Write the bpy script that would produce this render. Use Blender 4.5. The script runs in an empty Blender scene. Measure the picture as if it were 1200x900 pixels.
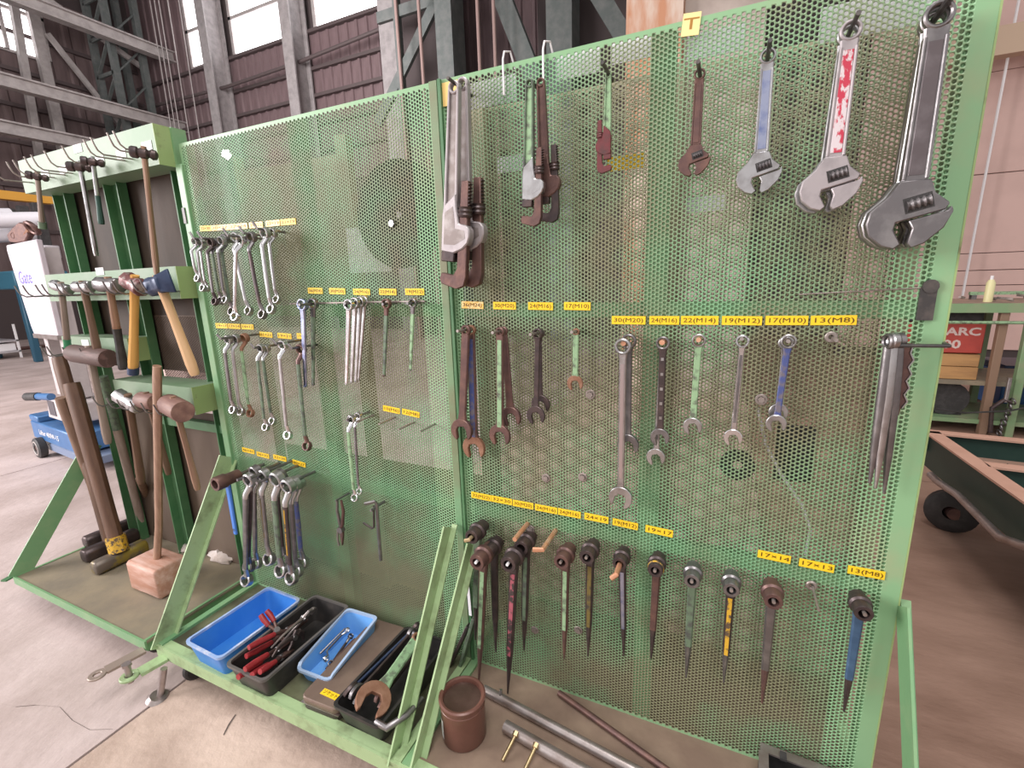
import bpy, bmesh, math, random
import numpy as np
from mathutils import Vector, Matrix

random.seed(7)
SC = bpy.context.scene
COL = SC.collection

# ---------------------------------------------------------------- camera
# metres; the tool boards stand in the plane y = 0, z = 0 is the top of the cart trays
FLOOR_Z = -0.17
cam_d = bpy.data.cameras.new('camera')
cam_d.sensor_width = 36.0
cam_d.sensor_fit = 'HORIZONTAL'
cam_d.lens = 16.432
cam_d.clip_start = 0.05
cam_d.clip_end = 200
cam = bpy.data.objects.new('camera', cam_d)
COL.objects.link(cam)
R0 = (0.908370, 0.416970, -0.031618)
R1 = (0.062946, -0.211095, -0.975437)
R2 = (-0.413402, 0.884068, -0.217999)
cam.matrix_world = Matrix(((R0[0], -R1[0], -R2[0], 0.78946),
                           (R0[1], -R1[1], -R2[1], -1.26396),
                           (R0[2], -R1[2], -R2[2], 1.37906),
                           (0, 0, 0, 1)))
SC.camera = cam

# ---------------------------------------------------------------- light
world = bpy.data.worlds.new('overcast_sky')
SC.world = world
world.use_nodes = True
wn = world.node_tree.nodes
wn['Background'].inputs[0].default_value = (1.0, 0.965, 0.95, 1)
wn['Background'].inputs[1].default_value = 0.78

def area(name, loc, target, sx, sy, power, col=(1, 1, 1)):
    d = bpy.data.lights.new(name, 'AREA')
    d.shape = 'RECTANGLE'; d.size = sx; d.size_y = sy; d.energy = power; d.color = col
    o = bpy.data.objects.new(name, d); COL.objects.link(o)
    o.location = loc
    o.rotation_euler = (Vector(target) - Vector(loc)).to_track_quat('-Z', 'Y').to_euler()
    return o
area('roof_light', (1.0, -2.0, 6.5), (0.0, 0.2, 0.6), 2.0, 5.0, 260, (1, .98, .96))
area('gate_daylight', (-9.0, -5.5, 3.6), (-5, 1.5, 0), 5.0, 4.0, 1250, (1, .96, .96))
area('back_wall_fill', (-9.5, 4.0, 8.0), (-13, 12, 7.5), 4.0, 3.0, 620, (1, .95, .95))  # added fill lamp that brightens the back wall

SC.view_settings.view_transform = 'Standard'
SC.view_settings.look = 'None'
SC.view_settings.exposure = 0.14
SC.view_settings.gamma = 1.0
SC.view_settings.use_curve_mapping = False

# ---------------------------------------------------------------- materials
def mat(name, col, rough=.5, metal=0.0, col2=None, scale=12.0, lo=.45, hi=.65, bump=0.0, bscale=None,
        emit=None, estr=0.0, stretch=None, detail=4.0, spec=None):
    m = bpy.data.materials.new(name)
    m.use_nodes = True
    nt = m.node_tree; ns = nt.nodes; ln = nt.links
    b = ns['Principled BSDF']
    b.inputs['Roughness'].default_value = rough
    b.inputs['Metallic'].default_value = metal
    b.inputs['Base Color'].default_value = (*col, 1)
    if spec is not None: b.inputs['Specular IOR Level'].default_value = spec
    tc = ns.new('ShaderNodeTexCoord')
    vec = tc.outputs['Object']
    if stretch:
        mp = ns.new('ShaderNodeMapping'); mp.inputs['Scale'].default_value = stretch
        ln.new(vec, mp.inputs['Vector']); vec = mp.outputs['Vector']
    if col2 is not None:
        n = ns.new('ShaderNodeTexNoise'); n.inputs['Scale'].default_value = scale
        n.inputs['Detail'].default_value = detail; n.inputs['Roughness'].default_value = .6
        ln.new(vec, n.inputs['Vector'])
        r = ns.new('ShaderNodeValToRGB')
        r.color_ramp.elements[0].position = lo; r.color_ramp.elements[1].position = hi
        r.color_ramp.elements[0].color = (*col, 1); r.color_ramp.elements[1].color = (*col2, 1)
        ln.new(n.outputs['Fac'], r.inputs['Fac'])
        ln.new(r.outputs['Color'], b.inputs['Base Color'])
    if bump:
        n2 = ns.new('ShaderNodeTexNoise'); n2.inputs['Scale'].default_value = bscale or scale * 3
        n2.inputs['Detail'].default_value = 3
        ln.new(vec, n2.inputs['Vector'])
        bp = ns.new('ShaderNodeBump'); bp.inputs['Strength'].default_value = bump
        bp.inputs['Distance'].default_value = .01
        ln.new(n2.outputs['Fac'], bp.inputs['Height'])
        ln.new(bp.outputs['Normal'], b.inputs['Normal'])
    if emit:
        b.inputs['Emission Color'].default_value = (*emit, 1)
        b.inputs['Emission Strength'].default_value = estr
    return m

GREEN = mat('worn green paint', (.165, .325, .16), .42, 0, (.24, .36, .19), 9, .45, .75, .05, 60)
GREEN_SHEET = mat('green sheet paint', (.165, .335, .175), .42, 0, (.19, .19, .11), 2.4, .36, .58)
GREEN_EDGE = mat('clean green edge paint', (.23, .41, .22), .42, 0, (.30, .37, .21), 5, .5, .75)
GREEN_PALE = mat('pale green paint', (.33, .45, .235), .5, 0, (.18, .22, .11), 14, .5, .78, .05, 60)
GREEN_DARK = mat('deep green paint', (.06, .165, .07), .5, 0, (.10, .21, .10), 8, .4, .7)
GREEN_BOX = mat('grey green paint', (.205, .275, .185), .5, 0, (.15, .25, .14), 5, .4, .7, .04, 50)
GREEN_PATCH = mat('chipped yellow green paint', (.29, .39, .16), .5, 0, (.17, .17, .08), 9, .54, .64, .05, 50)
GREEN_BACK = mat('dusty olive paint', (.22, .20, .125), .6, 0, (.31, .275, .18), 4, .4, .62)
TRAY = mat('grimy tray steel', (.19, .16, .12), .65, .1, (.27, .22, .15), 5, .35, .65, .08, 40)
TRAY_B = mat('oily green brown tray', (.085, .08, .05), .5, .1, (.19, .20, .11), 5, .4, .68, .08, 40)
TRAY_C = mat('rusty brown tray', (.20, .135, .10), .6, .1, (.28, .20, .145), 6, .4, .7, .08, 40)
BACKING = mat('stained brown backing', (.04, .026, .02), .75, 0, (.078, .05, .037), 4, .4, .7, .05, 50, stretch=(1, 1, .4))
STEEL = mat('worn steel', (.50, .49, .50), .34, 1.0, (.30, .28, .28), 22, .45, .75, .03, 90)
CHROME = mat('bright chrome', (.72, .71, .74), .2, 1.0, (.45, .43, .44), 26, .5, .8)
CHROME_BLUE = mat('blue tinted chrome', (.40, .43, .58), .3, 1.0, (.2, .24, .45), 30, .45, .7)
DARK = mat('blackened forged steel', (.075, .058, .06), .42, .7, (.12, .085, .08), 25, .4, .7, .05, 90)
BROWN_STEEL = mat('brown oxidised steel', (.13, .075, .07), .45, .6, (.20, .11, .09), 25, .4, .7, .05, 90)
RUST = mat('rusted steel', (.24, .115, .07), .65, .4, (.33, .18, .12), 30, .4, .7, .08, 90)
GUN = mat('grey forged steel', (.20, .185, .19), .36, .85, (.32, .30, .30), 22, .45, .75, .04, 80)
ALU = mat('dull aluminium', (.43, .385, .395), .45, .6, (.29, .26, .27), 18, .5, .8, .03, 70)
ALU_DARK = mat('dark aluminium web', (.24, .20, .19), .5, .6, (.38, .34, .33), 25, .45, .7)  # darker than the flanges, for the web and housing recess
PGREEN = mat('mint paint on steel', (.27, .42, .24), .5, .1, (.12, .14, .10), 45, .48, .66)
PGREEN_D = mat('dark mint paint on steel', (.125, .18, .115), .5, .1, (.075, .08, .07), 45, .45, .64)
PRED = mat('flaked red paint', (.48, .035, .07), .45, .1, (.62, .54, .56), 85, .47, .54, stretch=(1, 1, .5))
PPINK = mat('pink paint marks', (.36, .09, .12), .5, 0, (.05, .035, .035), 55, .46, .54)
PYEL = mat('yellow paint marks', (.62, .36, .03), .5, 0, (.10, .065, .04), 55, .48, .58)
POLIVE = mat('olive paint marks', (.15, .11, .03), .5, .1, (.05, .04, .035), 45, .5, .66)
PBLUE = mat('blue paint marks', (.075, .10, .27), .5, .3, (.17, .15, .18), 55, .45, .6)
PBLUE_D = mat('petrol blue paint', (.05, .10, .19), .45, .3, (.08, .15, .26), 25, .4, .7)
COPPER = mat('copper tube', (.66, .33, .20), .4, .6, (.74, .50, .36), 22, .45, .7)
PEG = mat('bare steel peg', (.38, .33, .31), .45, .7, (.24, .20, .18), 30, .45, .7)
PEG_DARK = mat('black steel hook', (.07, .065, .065), .45, .5, (.14, .12, .11), 30, .45, .7)
YELLOW = mat('yellow label tape', (.92, .58, .02), .4)
YELLOW_PALE = mat('overexposed amber label tape', (.90, .52, .10), .4, 0, (.92, .66, .30), 70, .45, .55)  # same yellow tape with overexposure put into its colour
INK = mat('black label print', (.10, .055, .0), .5)
INK_BROWN = mat('brown label print', (.36, .17, .02), .5)
WHITE = mat('white sticker', (.82, .79, .80), .5)
PAPER = mat('white card', (.90, .88, .92), .6)
WOOD = mat('hammer handle wood', (.27, .15, .10), .55, 0, (.38, .23, .155), 14, .4, .7, .05, 60, stretch=(3, 3, .35))
WOOD_PALE = mat('pale new wood', (.72, .46, .26), .5, 0, (.62, .36, .19), 10, .45, .7, stretch=(3, 3, .3))
WOOD_YEL = mat('varnished yellow wood', (.78, .43, .13), .35, 0, (.68, .34, .09), 10, .45, .7, stretch=(3, 3, .3))
WOOD_DARK = mat('oil dark wood', (.15, .085, .055), .6, 0, (.22, .13, .085), 14, .4, .7, .05, 60, stretch=(3, 3, .35))
WOOD_GREY = mat('weathered grey brown wood', (.26, .19, .155), .6, 0, (.36, .28, .24), 14, .4, .7, .05, 60, stretch=(3, 3, .35))
WOOD_RED = mat('red brown mallet wood', (.17, .085, .07), .6, 0, (.29, .165, .13), 9, .4, .7, .08, 40, stretch=(.5, 3, 3))
WOOD_BLOCK = mat('rough pink brown mallet block', (.42, .21, .145), .65, 0, (.58, .38, .32), 9, .4, .7, .15, 40, stretch=(.6, 3, 3))
TIMBER = mat('stained timber bar', (.095, .045, .026), .55, 0, (.15, .075, .043), 8, .4, .7, .04, 60, stretch=(4, 4, .3))
BLACK = mat('black rubber', (.03, .028, .028), .6, 0, (.055, .05, .05), 20, .45, .7)
BLACK_PL = mat('black plastic bin', (.022, .02, .02), .42, 0, (.045, .038, .035), 18, .45, .7)
BLUE_BIN = mat('royal blue plastic', (.035, .20, .62), .35, 0, (.06, .25, .66), 8, .4, .7)
BLUE_BIN_R = mat('scuffed pale blue rim', (.30, .42, .68), .35, 0, (.60, .62, .72), 18, .5, .7)
BLUE_LIGHT = mat('light blue plastic', (.12, .34, .74), .38, 0, (.17, .40, .78), 8, .4, .7)
RED_GRIP = mat('red rubber grip', (.34, .03, .035), .42, 0, (.24, .016, .022), 30, .4, .7)
BROWN_CASE = mat('brown grey metal case', (.17, .115, .09), .5, .2, (.22, .155, .12), 8, .4, .7)
CAN = mat('oxide brown can paint', (.145, .06, .045), .35, .1, (.18, .08, .06), 9, .4, .7)
CAN_IN = mat('dark can inside', (.09, .05, .04), .3, .4, (.15, .09, .075), 9, .4, .7)
PIPE = mat('dull galvanised pipe', (.42, .37, .36), .35, .8, (.30, .24, .22), 14, .45, .7)
ZINC = mat('yellow zinc bolt', (.48, .36, .20), .35, .9, (.36, .27, .16), 40, .45, .7)
RAG = mat('crumpled white cloth', (.62, .54, .51), .8, 0, (.46, .36, .31), 14, .45, .7)
NAVY = mat('dark navy paint', (.02, .035, .085), .4, .2, (.04, .06, .12), 14, .4, .7)
SPARKLE = mat('bare bright patch', (.8, .78, .8), .3, .4)

# ---------------------------------------------------------------- mesh building
class MB:
    def __init__(s): s.v = []; s.f = []
    def add(s, vs, fs):
        o = len(s.v); s.v += [tuple(v) for v in vs]; s.f += [tuple(i + o for i in f) for f in fs]; return s
    def box(s, x0, x1, y0, y1, z0, z1, M=None):
        vs = [Vector((x, y, z)) for z in (z0, z1) for y in (y0, y1) for x in (x0, x1)]
        if M is not None: vs = [M @ v for v in vs]
        return s.add(vs, [(0, 2, 3, 1), (4, 5, 7, 6), (0, 1, 5, 4), (2, 6, 7, 3), (0, 4, 6, 2), (1, 3, 7, 5)])
    def loft(s, rings, cap=True):
        n = len(rings[0]); vs = [p for r in rings for p in r]; fs = []
        for k in range(len(rings) - 1):
            for i in range(n):
                j = (i + 1) % n
                fs.append((k * n + i, k * n + j, (k + 1) * n + j, (k + 1) * n + i))
        if cap:
            fs.append(tuple(range(n - 1, -1, -1))); fs.append(tuple((len(rings) - 1) * n + i for i in range(n)))
        return s.add(vs, fs)
    def tube(s, pts, r, n=10, flat=1.0, up=None):
        pts = [Vector(p) for p in pts]; rs = r if isinstance(r, (list, tuple)) else [r] * len(pts)
        rings = []; ref = Vector(up) if up else None
        for i, p in enumerate(pts):
            t = (pts[min(i + 1, len(pts) - 1)] - pts[max(i - 1, 0)]).normalized()
            if ref is None:
                ref = Vector((0, 0, 1)) if abs(t.z) < .9 else Vector((1, 0, 0))
            a = ref - t * ref.dot(t)
            if a.length < 1e-5: a = t.orthogonal()
            a.normalize(); b = t.cross(a); ref = a
            rings.append([p + (a * math.cos(2 * math.pi * k / n) + b * math.sin(2 * math.pi * k / n) * flat) * rs[i] for k in range(n)])
        return s.loft(rings)
    def bar(s, p0, p1, w, t, up=(0, 0, 1)):          # rectangular bar; w along 'up', t across
        p0 = Vector(p0); p1 = Vector(p1); d = (p1 - p0).normalized(); u = Vector(up); u = (u - d * u.dot(d)).normalized(); c = d.cross(u)
        rings = [[p + u * a * w / 2 + c * b * t / 2 for a, b in ((-1, -1), (1, -1), (1, 1), (-1, 1))] for p in (p0, p1)]
        return s.loft(rings)
    def rev(s, prof, c=(0, 0, 0), ax=(0, 1, 0), n=20, closed=True):   # prof: (radius, height) around axis
        c = Vector(c); ax = Vector(ax).normalized(); a = ax.orthogonal().normalized(); b = ax.cross(a); m = len(prof)
        vs = [c + ax * h + (a * math.cos(2 * math.pi * k / n) + b * math.sin(2 * math.pi * k / n)) * r for k in range(n) for r, h in prof]
        fs = []
        for k in range(n):
            k2 = (k + 1) % n
            for i in range(m if closed else m - 1):
                j = (i + 1) % m
                fs.append((k * m + i, k * m + j, k2 * m + j, k2 * m + i))
        if not closed:
            fs.append(tuple(k * m for k in range(n))); fs.append(tuple(k * m + m - 1 for k in range(n - 1, -1, -1)))
        return s.add(vs, fs)
    def ring(s, ro, ri, t, c=(0, 0, 0), ax=(0, 1, 0), n=20):
        e = min(t * .25, (ro - ri) * .35)
        return s.rev([(ri, -t / 2 + e), (ri + e, -t / 2), (ro - e, -t / 2), (ro, -t / 2 + e), (ro, t / 2 - e), (ro - e, t / 2), (ri + e, t / 2), (ri, t / 2 - e)], c, ax, n)
    def cyl(s, p0, p1, r0, r1=None, n=14):
        r1 = r0 if r1 is None else r1; p0 = Vector(p0); p1 = Vector(p1)
        return s.rev([(r0, 0), (r1, (p1 - p0).length)], p0, p1 - p0, n, False)
    def prism(s, out, y0, y1, M=None):               # outline in (x, z)
        n = len(out); vs = [Vector((x, y0, z)) for x, z in out] + [Vector((x, y1, z)) for x, z in out]
        if M is not None: vs = [M @ v for v in vs]
        fs = [tuple(range(n)), tuple(range(2 * n - 1, n - 1, -1))]
        fs += [(i, i + n, (i + 1) % n + n, (i + 1) % n) for i in range(n)]
        return s.add(vs, fs)
    def mesh(s, name, bevel=0.0, smooth=True):
        me = bpy.data.meshes.new(name)
        bm = bmesh.new()
        bv = [bm.verts.new(v) for v in s.v]
        for f in s.f:
            try: bm.faces.new([bv[i] for i in f])
            except ValueError: pass
        bmesh.ops.recalc_face_normals(bm, faces=bm.faces)
        if bevel:
            es = [e for e in bm.edges if len(e.link_faces) == 2 and e.calc_face_angle(0) > .6]
            if es: bmesh.ops.bevel(bm, geom=es, offset=bevel, segments=1, affect='EDGES', clamp_overlap=True)
        bm.to_mesh(me); bm.free()
        if smooth:
            me.polygons.foreach_set('use_smooth', [True] * len(me.polygons))
            me.set_sharp_from_angle(angle=math.radians(38))
        return me
    def obj(s, name, m, parent=None, bevel=0.0, smooth=True):
        me = s.mesh(name, bevel, smooth)
        o = bpy.data.objects.new(name, me); COL.objects.link(o)
        me.materials.append(m)
        if parent is not None: o.parent = parent
        return o

def link_copy(o, parent=None):
    c = o.copy(); COL.objects.link(c); c.parent = parent
    return c
def copy_tree(o, parent=None):
    c = link_copy(o, parent)
    for ch in list(o.children): copy_tree(ch, c)
    return c
def tag(o, label, cat, group=None):
    o['label'] = label; o['category'] = cat
    if group: o['group'] = group
    return o
def thing(name, label, cat, loc=(0, 0, 0), group=None):
    o = bpy.data.objects.new(name, None); COL.objects.link(o)
    o.empty_display_size = .05; o.location = loc
    return tag(o, label, cat, group)
def structure(o):
    o['kind'] = 'structure'; return o
def hang(root, p0, p1):                              # root's local -Z runs from p0 to p1, its -Y faces the room
    p0 = Vector(p0); d = (Vector(p1) - p0).normalized()
    z = -d; y = Vector((0, 1, 0)); y = (y - z * y.dot(z)).normalized(); x = y.cross(z)
    root.matrix_world = Matrix(((x.x, y.x, z.x, p0.x), (x.y, y.y, z.y, p0.y), (x.z, y.z, z.z, p0.z), (0, 0, 0, 1)))
    return root
def dist(a, b): return (Vector(a) - Vector(b)).length

_text_cache = {}
def lettering(s, size, m, parent, M, width=None, name='lettering', bold=0.0):
    cu = bpy.data.curves.new('text', 'FONT'); cu.body = s; cu.size = size; cu.align_x = 'CENTER'; cu.align_y = 'CENTER'
    cu.extrude = .0004; cu.resolution_u = 2; cu.offset = bold
    t = bpy.data.objects.new('text', cu); COL.objects.link(t)
    bpy.context.view_layer.update()
    dg = bpy.context.evaluated_depsgraph_get()
    me = bpy.data.meshes.new_from_object(t.evaluated_get(dg))
    bpy.data.objects.remove(t); bpy.data.curves.remove(cu)
    me.name = name
    xs = [v.co.x for v in me.vertices]
    if width and xs:
        k = width / max(1e-6, max(xs) - min(xs))
        for v in me.vertices: v.co.x *= k
    o = bpy.data.objects.new(name, me); COL.objects.link(o)
    me.materials.append(m); o.parent = parent
    o.matrix_local = M
    return o
FRONT = Matrix(((1, 0, 0, 0), (0, 0, -1, 0), (0, 1, 0, 0), (0, 0, 0, 1)))   # text upright on a face looking to -Y

# ---------------------------------------------------------------- the hall
FLOORS = {
    'a': mat('pale dusty concrete', (.56, .455, .435), .6, 0, (.37, .285, .26), 2.2, .36, .68, .35, 34, detail=12, stretch=(1, .6, 1)),
    'b': mat('tan worn concrete', (.60, .46, .385), .6, 0, (.36, .255, .205), 2.6, .36, .68, .35, 34, detail=12),
    'c': mat('red brown dusty floor', (.40, .25, .19), .62, 0, (.24, .14, .10), 2.2, .38, .66, .3, 30, detail=12, stretch=(.6, 1.3, 1)),
}
JOINT = mat('dark joint filler', (.10, .075, .065), .8)
fl = structure(MB().box(-30, 14, -9, 16, FLOOR_Z - .12, FLOOR_Z - .012).obj('floor', JOINT))
xs_ = [-28.1, -24.24, -20.37, -16.5, -12.63, -8.77, -4.96, -1.13, 1.05, 4.92, 8.79, 13]
ys_ = [-9, -5.2, -1.3, 2.9, 7.2, 11.9]
for i in range(len(xs_) - 1):
    for j in range(len(ys_) - 1):
        g = .006
        k = 'a' if xs_[i] < -2 else ('b' if xs_[i] < 1 else 'c')
        MB().box(xs_[i] + g, xs_[i + 1] - g, ys_[j] + g, ys_[j + 1] - g, FLOOR_Z - .1, FLOOR_Z + random.uniform(0, .0015)).obj('floor_slab', FLOORS[k], fl, smooth=False)
# cracks across the near slab: thin recessed-looking seams of dirt in relief
def crack(pts, w):
    b = MB(); L = []; Rr = []
    for i, (x, y) in enumerate(pts):
        ww = w * (.4 + .6 * math.sin(math.pi * (i + .5) / len(pts)))
        L.append((x - ww, y, FLOOR_Z + .0022)); Rr.append((x + ww, y + ww * .5, FLOOR_Z + .0022))
    n = len(pts)
    b.add(L + Rr, [(i, i + 1, n + i + 1, n + i) for i in range(n - 1)])
    return b.obj('floor_crack', JOINT, fl, smooth=False)
crack([(-1.6953, -0.7493, -0.1700)[:2], (-1.6171, -0.7323, -0.1700)[:2], (-1.5517, -0.6965, -0.1700)[:2], (-1.4538, -0.6630, -0.1700)[:2]], .004)
crack([(-1.4538, -0.6630, -0.1700)[:2], (-1.3335, -0.6737, -0.1700)[:2], (-1.2268, -0.6684, -0.1700)[:2], (-1.1515, -0.6327, -0.1700)[:2]], .003)
crack([(-0.7872, -0.4150, -0.1700)[:2], (-0.7712, -0.4527, -0.1700)[:2], (-0.7503, -0.4863, -0.1700)[:2]], .003)

SIDING = mat('red brown corrugated siding', (.185, .125, .13), .6, .1, (.125, .082, .086), 3, .4, .7, stretch=(2, 2, .3))
SIDING_D = mat('dark brown corrugated siding', (.17, .12, .118), .65, .1, (.115, .078, .077), 2.5, .4, .7, stretch=(2, 2, .3))
GIRT = mat('dark wall girt steel', (.10, .075, .075), .6, .2)
COLUMN = mat('grey painted column', (.33, .30, .30), .55, .1, (.23, .21, .21), 5, .4, .7)
COLUMN_D = mat('dark grey green steel', (.10, .115, .11), .6, .2, (.15, .155, .15), 5, .4, .7)  # the dark greenish colour of the steel itself
BEAM = mat('dusty grey crane girder', (.42, .38, .37), .6, .1, (.30, .27, .26), 4, .4, .7)
PANE = mat('daylit window pane', (.9, .9, .9), .4, 0, emit=(1, .98, 1.0), estr=3.2)
LINER = mat('dark wall lining', (.07, .052, .052), .8)  # one even dark colour for linings, ceiling and backing sheets

wall_back = structure(MB().box(-22.2, 14, 12.06, 12.3, FLOOR_Z, 13.5).obj('wall_back', LINER))
wall_left = structure(MB().box(-22.3, -22.06, -9, 12.3, FLOOR_Z, 13.5).obj('wall_left', LINER))
def panel_mesh(w, h, name):                          # one ribbed sheet, front at y = 0, from x 0..w, z 0..h
    o = [(0, 0), (w * .62, 0), (w * .70, -.05), (w * .92, -.05), (w, 0)]
    vs = [(x, y, z) for z in (0, h) for x, y in o]; n = len(o)
    b = MB(); b.add(vs, [(i, i + 1, n + i + 1, n + i) for i in range(n - 1)])
    me = b.mesh(name, smooth=False); return me
rows = [4.9, 5.9, 6.75, 7.6, 8.4, 9.48]
for r in range(len(rows) - 1):
    me = panel_mesh(.40, rows[r + 1] - rows[r] + .03, 'siding_panel'); me.materials.append(SIDING)
    for i in range(36):
        o = bpy.data.objects.new('siding_panel', me); COL.objects.link(o); o.parent = wall_back
        o.location = (-21.9 + i * .40, 12.0 - .012 * (r % 2), rows[r])
me = panel_mesh(.40, 4.0, 'siding_panel'); me.materials.append(SIDING)
for i in range(9):                                   # full height beside the first window
    o = bpy.data.objects.new('siding_panel', me); COL.objects.link(o); o.parent = wall_back
    o.location = (-21.9 + i * .40, 11.98, 9.45)
me = panel_mesh(.40, 6.0, 'siding_panel'); me.materials.append(SIDING)
for i in range(12):                                  # behind the lattice column
    o = bpy.data.objects.new('siding_panel', me); COL.objects.link(o); o.parent = wall_back
    o.location = (-7.5 + i * .40, 11.9, 5.0)
rows_l = [2.0, 3.6, 5.1, 6.55, 7.75, 8.9, 10.1, 11.6]
for r in range(len(rows_l) - 1):
    me = panel_mesh(.72, rows_l[r + 1] - rows_l[r] + .03, 'siding_panel'); me.materials.append(SIDING_D)
    for i in range(14):
        o = bpy.data.objects.new('siding_panel', me); COL.objects.link(o); o.parent = wall_left
        o.location = (-22.0 + .012 * (r % 2), 2.0 + i * .72, rows_l[r]); o.rotation_euler = (0, 0, math.pi / 2)
        if rows_l[r] > 9.9 and i < 10: o.location.z += 0.0
# girts, windows, columns
n_trim = [0]
def trim(b, m):
    n_trim[0] += 1
    return structure(b.obj('trim_%d' % n_trim[0], m, smooth=False))
for z in rows[1:]:
    trim(MB().box(-22, -7.9, 11.84, 11.97, z - .05, z + .05), GIRT)
trim(MB().tube([(-21.5, 11.5, 8.55), (-16, 11.5, 8.42), (-12.4, 11.5, 8.5), (-8.2, 11.5, 8.75)], .06, 8), GIRT)
for z in rows_l[1:-1]:
    trim(MB().box(-21.96, -21.84, 2.0, 12, z - .06, z + .06), GIRT)
for k, (x0, x1, z0, z1) in enumerate([(-18.35, -17.05, 9.62, 12.0), (-15.95, -12.75, 9.52, 12.2), (-12.0, -8.6, 9.52, 12.2)]):
    w = structure(MB().box(x0 - .06, x1 + .06, 11.9, 11.96, z0 - .08, z0).obj('window_%d' % (k + 1), BEAM))
    zm = z0 + 1.18
    for zz in (zm, z1): MB().box(x0 - .06, x1 + .06, 11.9, 11.98, zz - .05, zz + .05).obj('window_rail', BEAM, w)
    for xx in (x0, x1): MB().box(xx - .06, xx + .06, 11.9, 11.98, z0, z1).obj('window_stile', BEAM, w)
    np_ = max(1, round((x1 - x0) / 1.1))
    for i in range(np_):
        a = x0 + (x1 - x0) * i / np_; b_ = x0 + (x1 - x0) * (i + 1) / np_
        for (za, zb) in ((z0, zm - .05), (zm + .05, z1 - .05)):
            MB().box(a + .006, b_ - .006, 11.95, 11.965, za, zb).obj('window_pane', PANE, w, smooth=False)
w = structure(MB().box(-21.98, -21.9, 4.3, 9.1, 9.45, 9.53).obj('window_4', BEAM))
for yy in (4.4, 5.6, 6.8, 7.95, 9.05): MB().box(-21.95, -21.8, yy - .05, yy + .05, 9.5, 12.2).obj('window_stile', BEAM, w)
MB().box(-21.95, -21.8, 4.3, 9.1, 10.75, 10.85).obj('window_rail', BEAM, w)
for i in range(4):
    a, b_ = (4.45, 5.65, 6.85, 8.0)[i], (5.55, 6.75, 7.9, 9.0)[i]
    for za, zb in ((9.54, 10.74), (10.86, 12.1)):
        MB().box(-21.93, -21.9, a, b_, za, zb).obj('window_pane', PANE, w, smooth=False)
def hcol(x, w, y0, y1, z0, z1, m, m2):               # H column: two flanges and a web
    b = MB(); b.box(x - w / 2, x + w / 2, y0, y0 + .05, z0, z1); b.box(x - .04, x + .04, y0 + .05, y1 - .05, z0, z1); b.box(x - w / 2, x + w / 2, y1 - .05, y1, z0, z1)
    return trim(b, m)
for x in (-16.42, -12.5): hcol(x, .42, 11.15, 11.85, FLOOR_Z, 13, COLUMN, COLUMN_D)
hcol(-8.25, .85, 10.9, 11.6, FLOOR_Z, 13, COLUMN, COLUMN_D)
# corner lattice column
b = MB()
for (x, y) in ((-21.2, 11.2), (-20.1, 11.2), (-21.2, 10.2), (-20.1, 10.2)): b.box(x - .1, x + .1, y - .1, y + .1, FLOOR_Z, 13)
for k in range(9):
    z = 2 + k * 1.2
    b.bar((-21.2, 10.15, z), (-20.1, 10.15, z + 1.1), .1, .05, (0, 1, 0)); b.bar((-20.1, 10.2, z), (-20.1, 11.2, z + 1.1), .1, .05, (1, 0, 0))
    b.box(-21.2, -20.1, 10.1, 10.16, z - .06, z + .06)
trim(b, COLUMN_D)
# crane girders along the left wall, their top flanges dusty
for x, z, h, w, m in ((-19.5, 10.39, .34, .34, BEAM), (-19.5, 7.9, .34, .34, BEAM), (-19.8, 6.62, .34, .34, BEAM)):
    b = MB(); b.box(x - w / 2, x + w / 2, 1, 12, z - .05, z); b.box(x - .05, x + .05, 1, 12, z - h, z - .05); b.box(x - w / 2, x + w / 2, 1, 12, z - h - .05, z - h)
    trim(b, m)
trim(MB().box(-19.7, -19.4, 2, 7.2, 4.25, 4.5), mat('yellow crane beam', (.72, .36, .05), .5))
b = MB()
b.bar((-21.3, 8.9, 10.2), (-21.3, 11.0, 7.2), .16, .12); b.bar((-21.5, 7.9, 4.5), (-21.5, 8.3, 12), .2, .2, (1, 0, 0)); b.bar((-20.6, 6, 12.2), (-20.6, 11.4, 9.9), .16, .12)
b.box(-21.7, -21.5, 8.6, 8.9, 2, 12.3)
trim(b, BEAM)
# sloping roof deck over the far corner
ceiling = structure(MB().add([(-22.2, .4, 13.4), (14, .4, 14.2), (14, 12.3, 14.2), (-22.2, 12.3, 13.4), (-22.2, .4, 13.6), (14, .4, 14.4), (14, 12.3, 14.4), (-22.2, 12.3, 13.6)],
    [(0, 1, 2, 3), (7, 6, 5, 4), (0, 4, 5, 1), (1, 5, 6, 2), (2, 6, 7, 3), (3, 7, 4, 0)]).obj('ceiling', LINER))
# hanging wires in front of the back wall
for i, px in enumerate((-19.2, -18.95, -18.7, -18.2, -17.6)):
    trim(MB().tube([(px, 11.3, 13), (px - .1, 11.3, 5)], .02, 5), BEAM)
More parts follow.
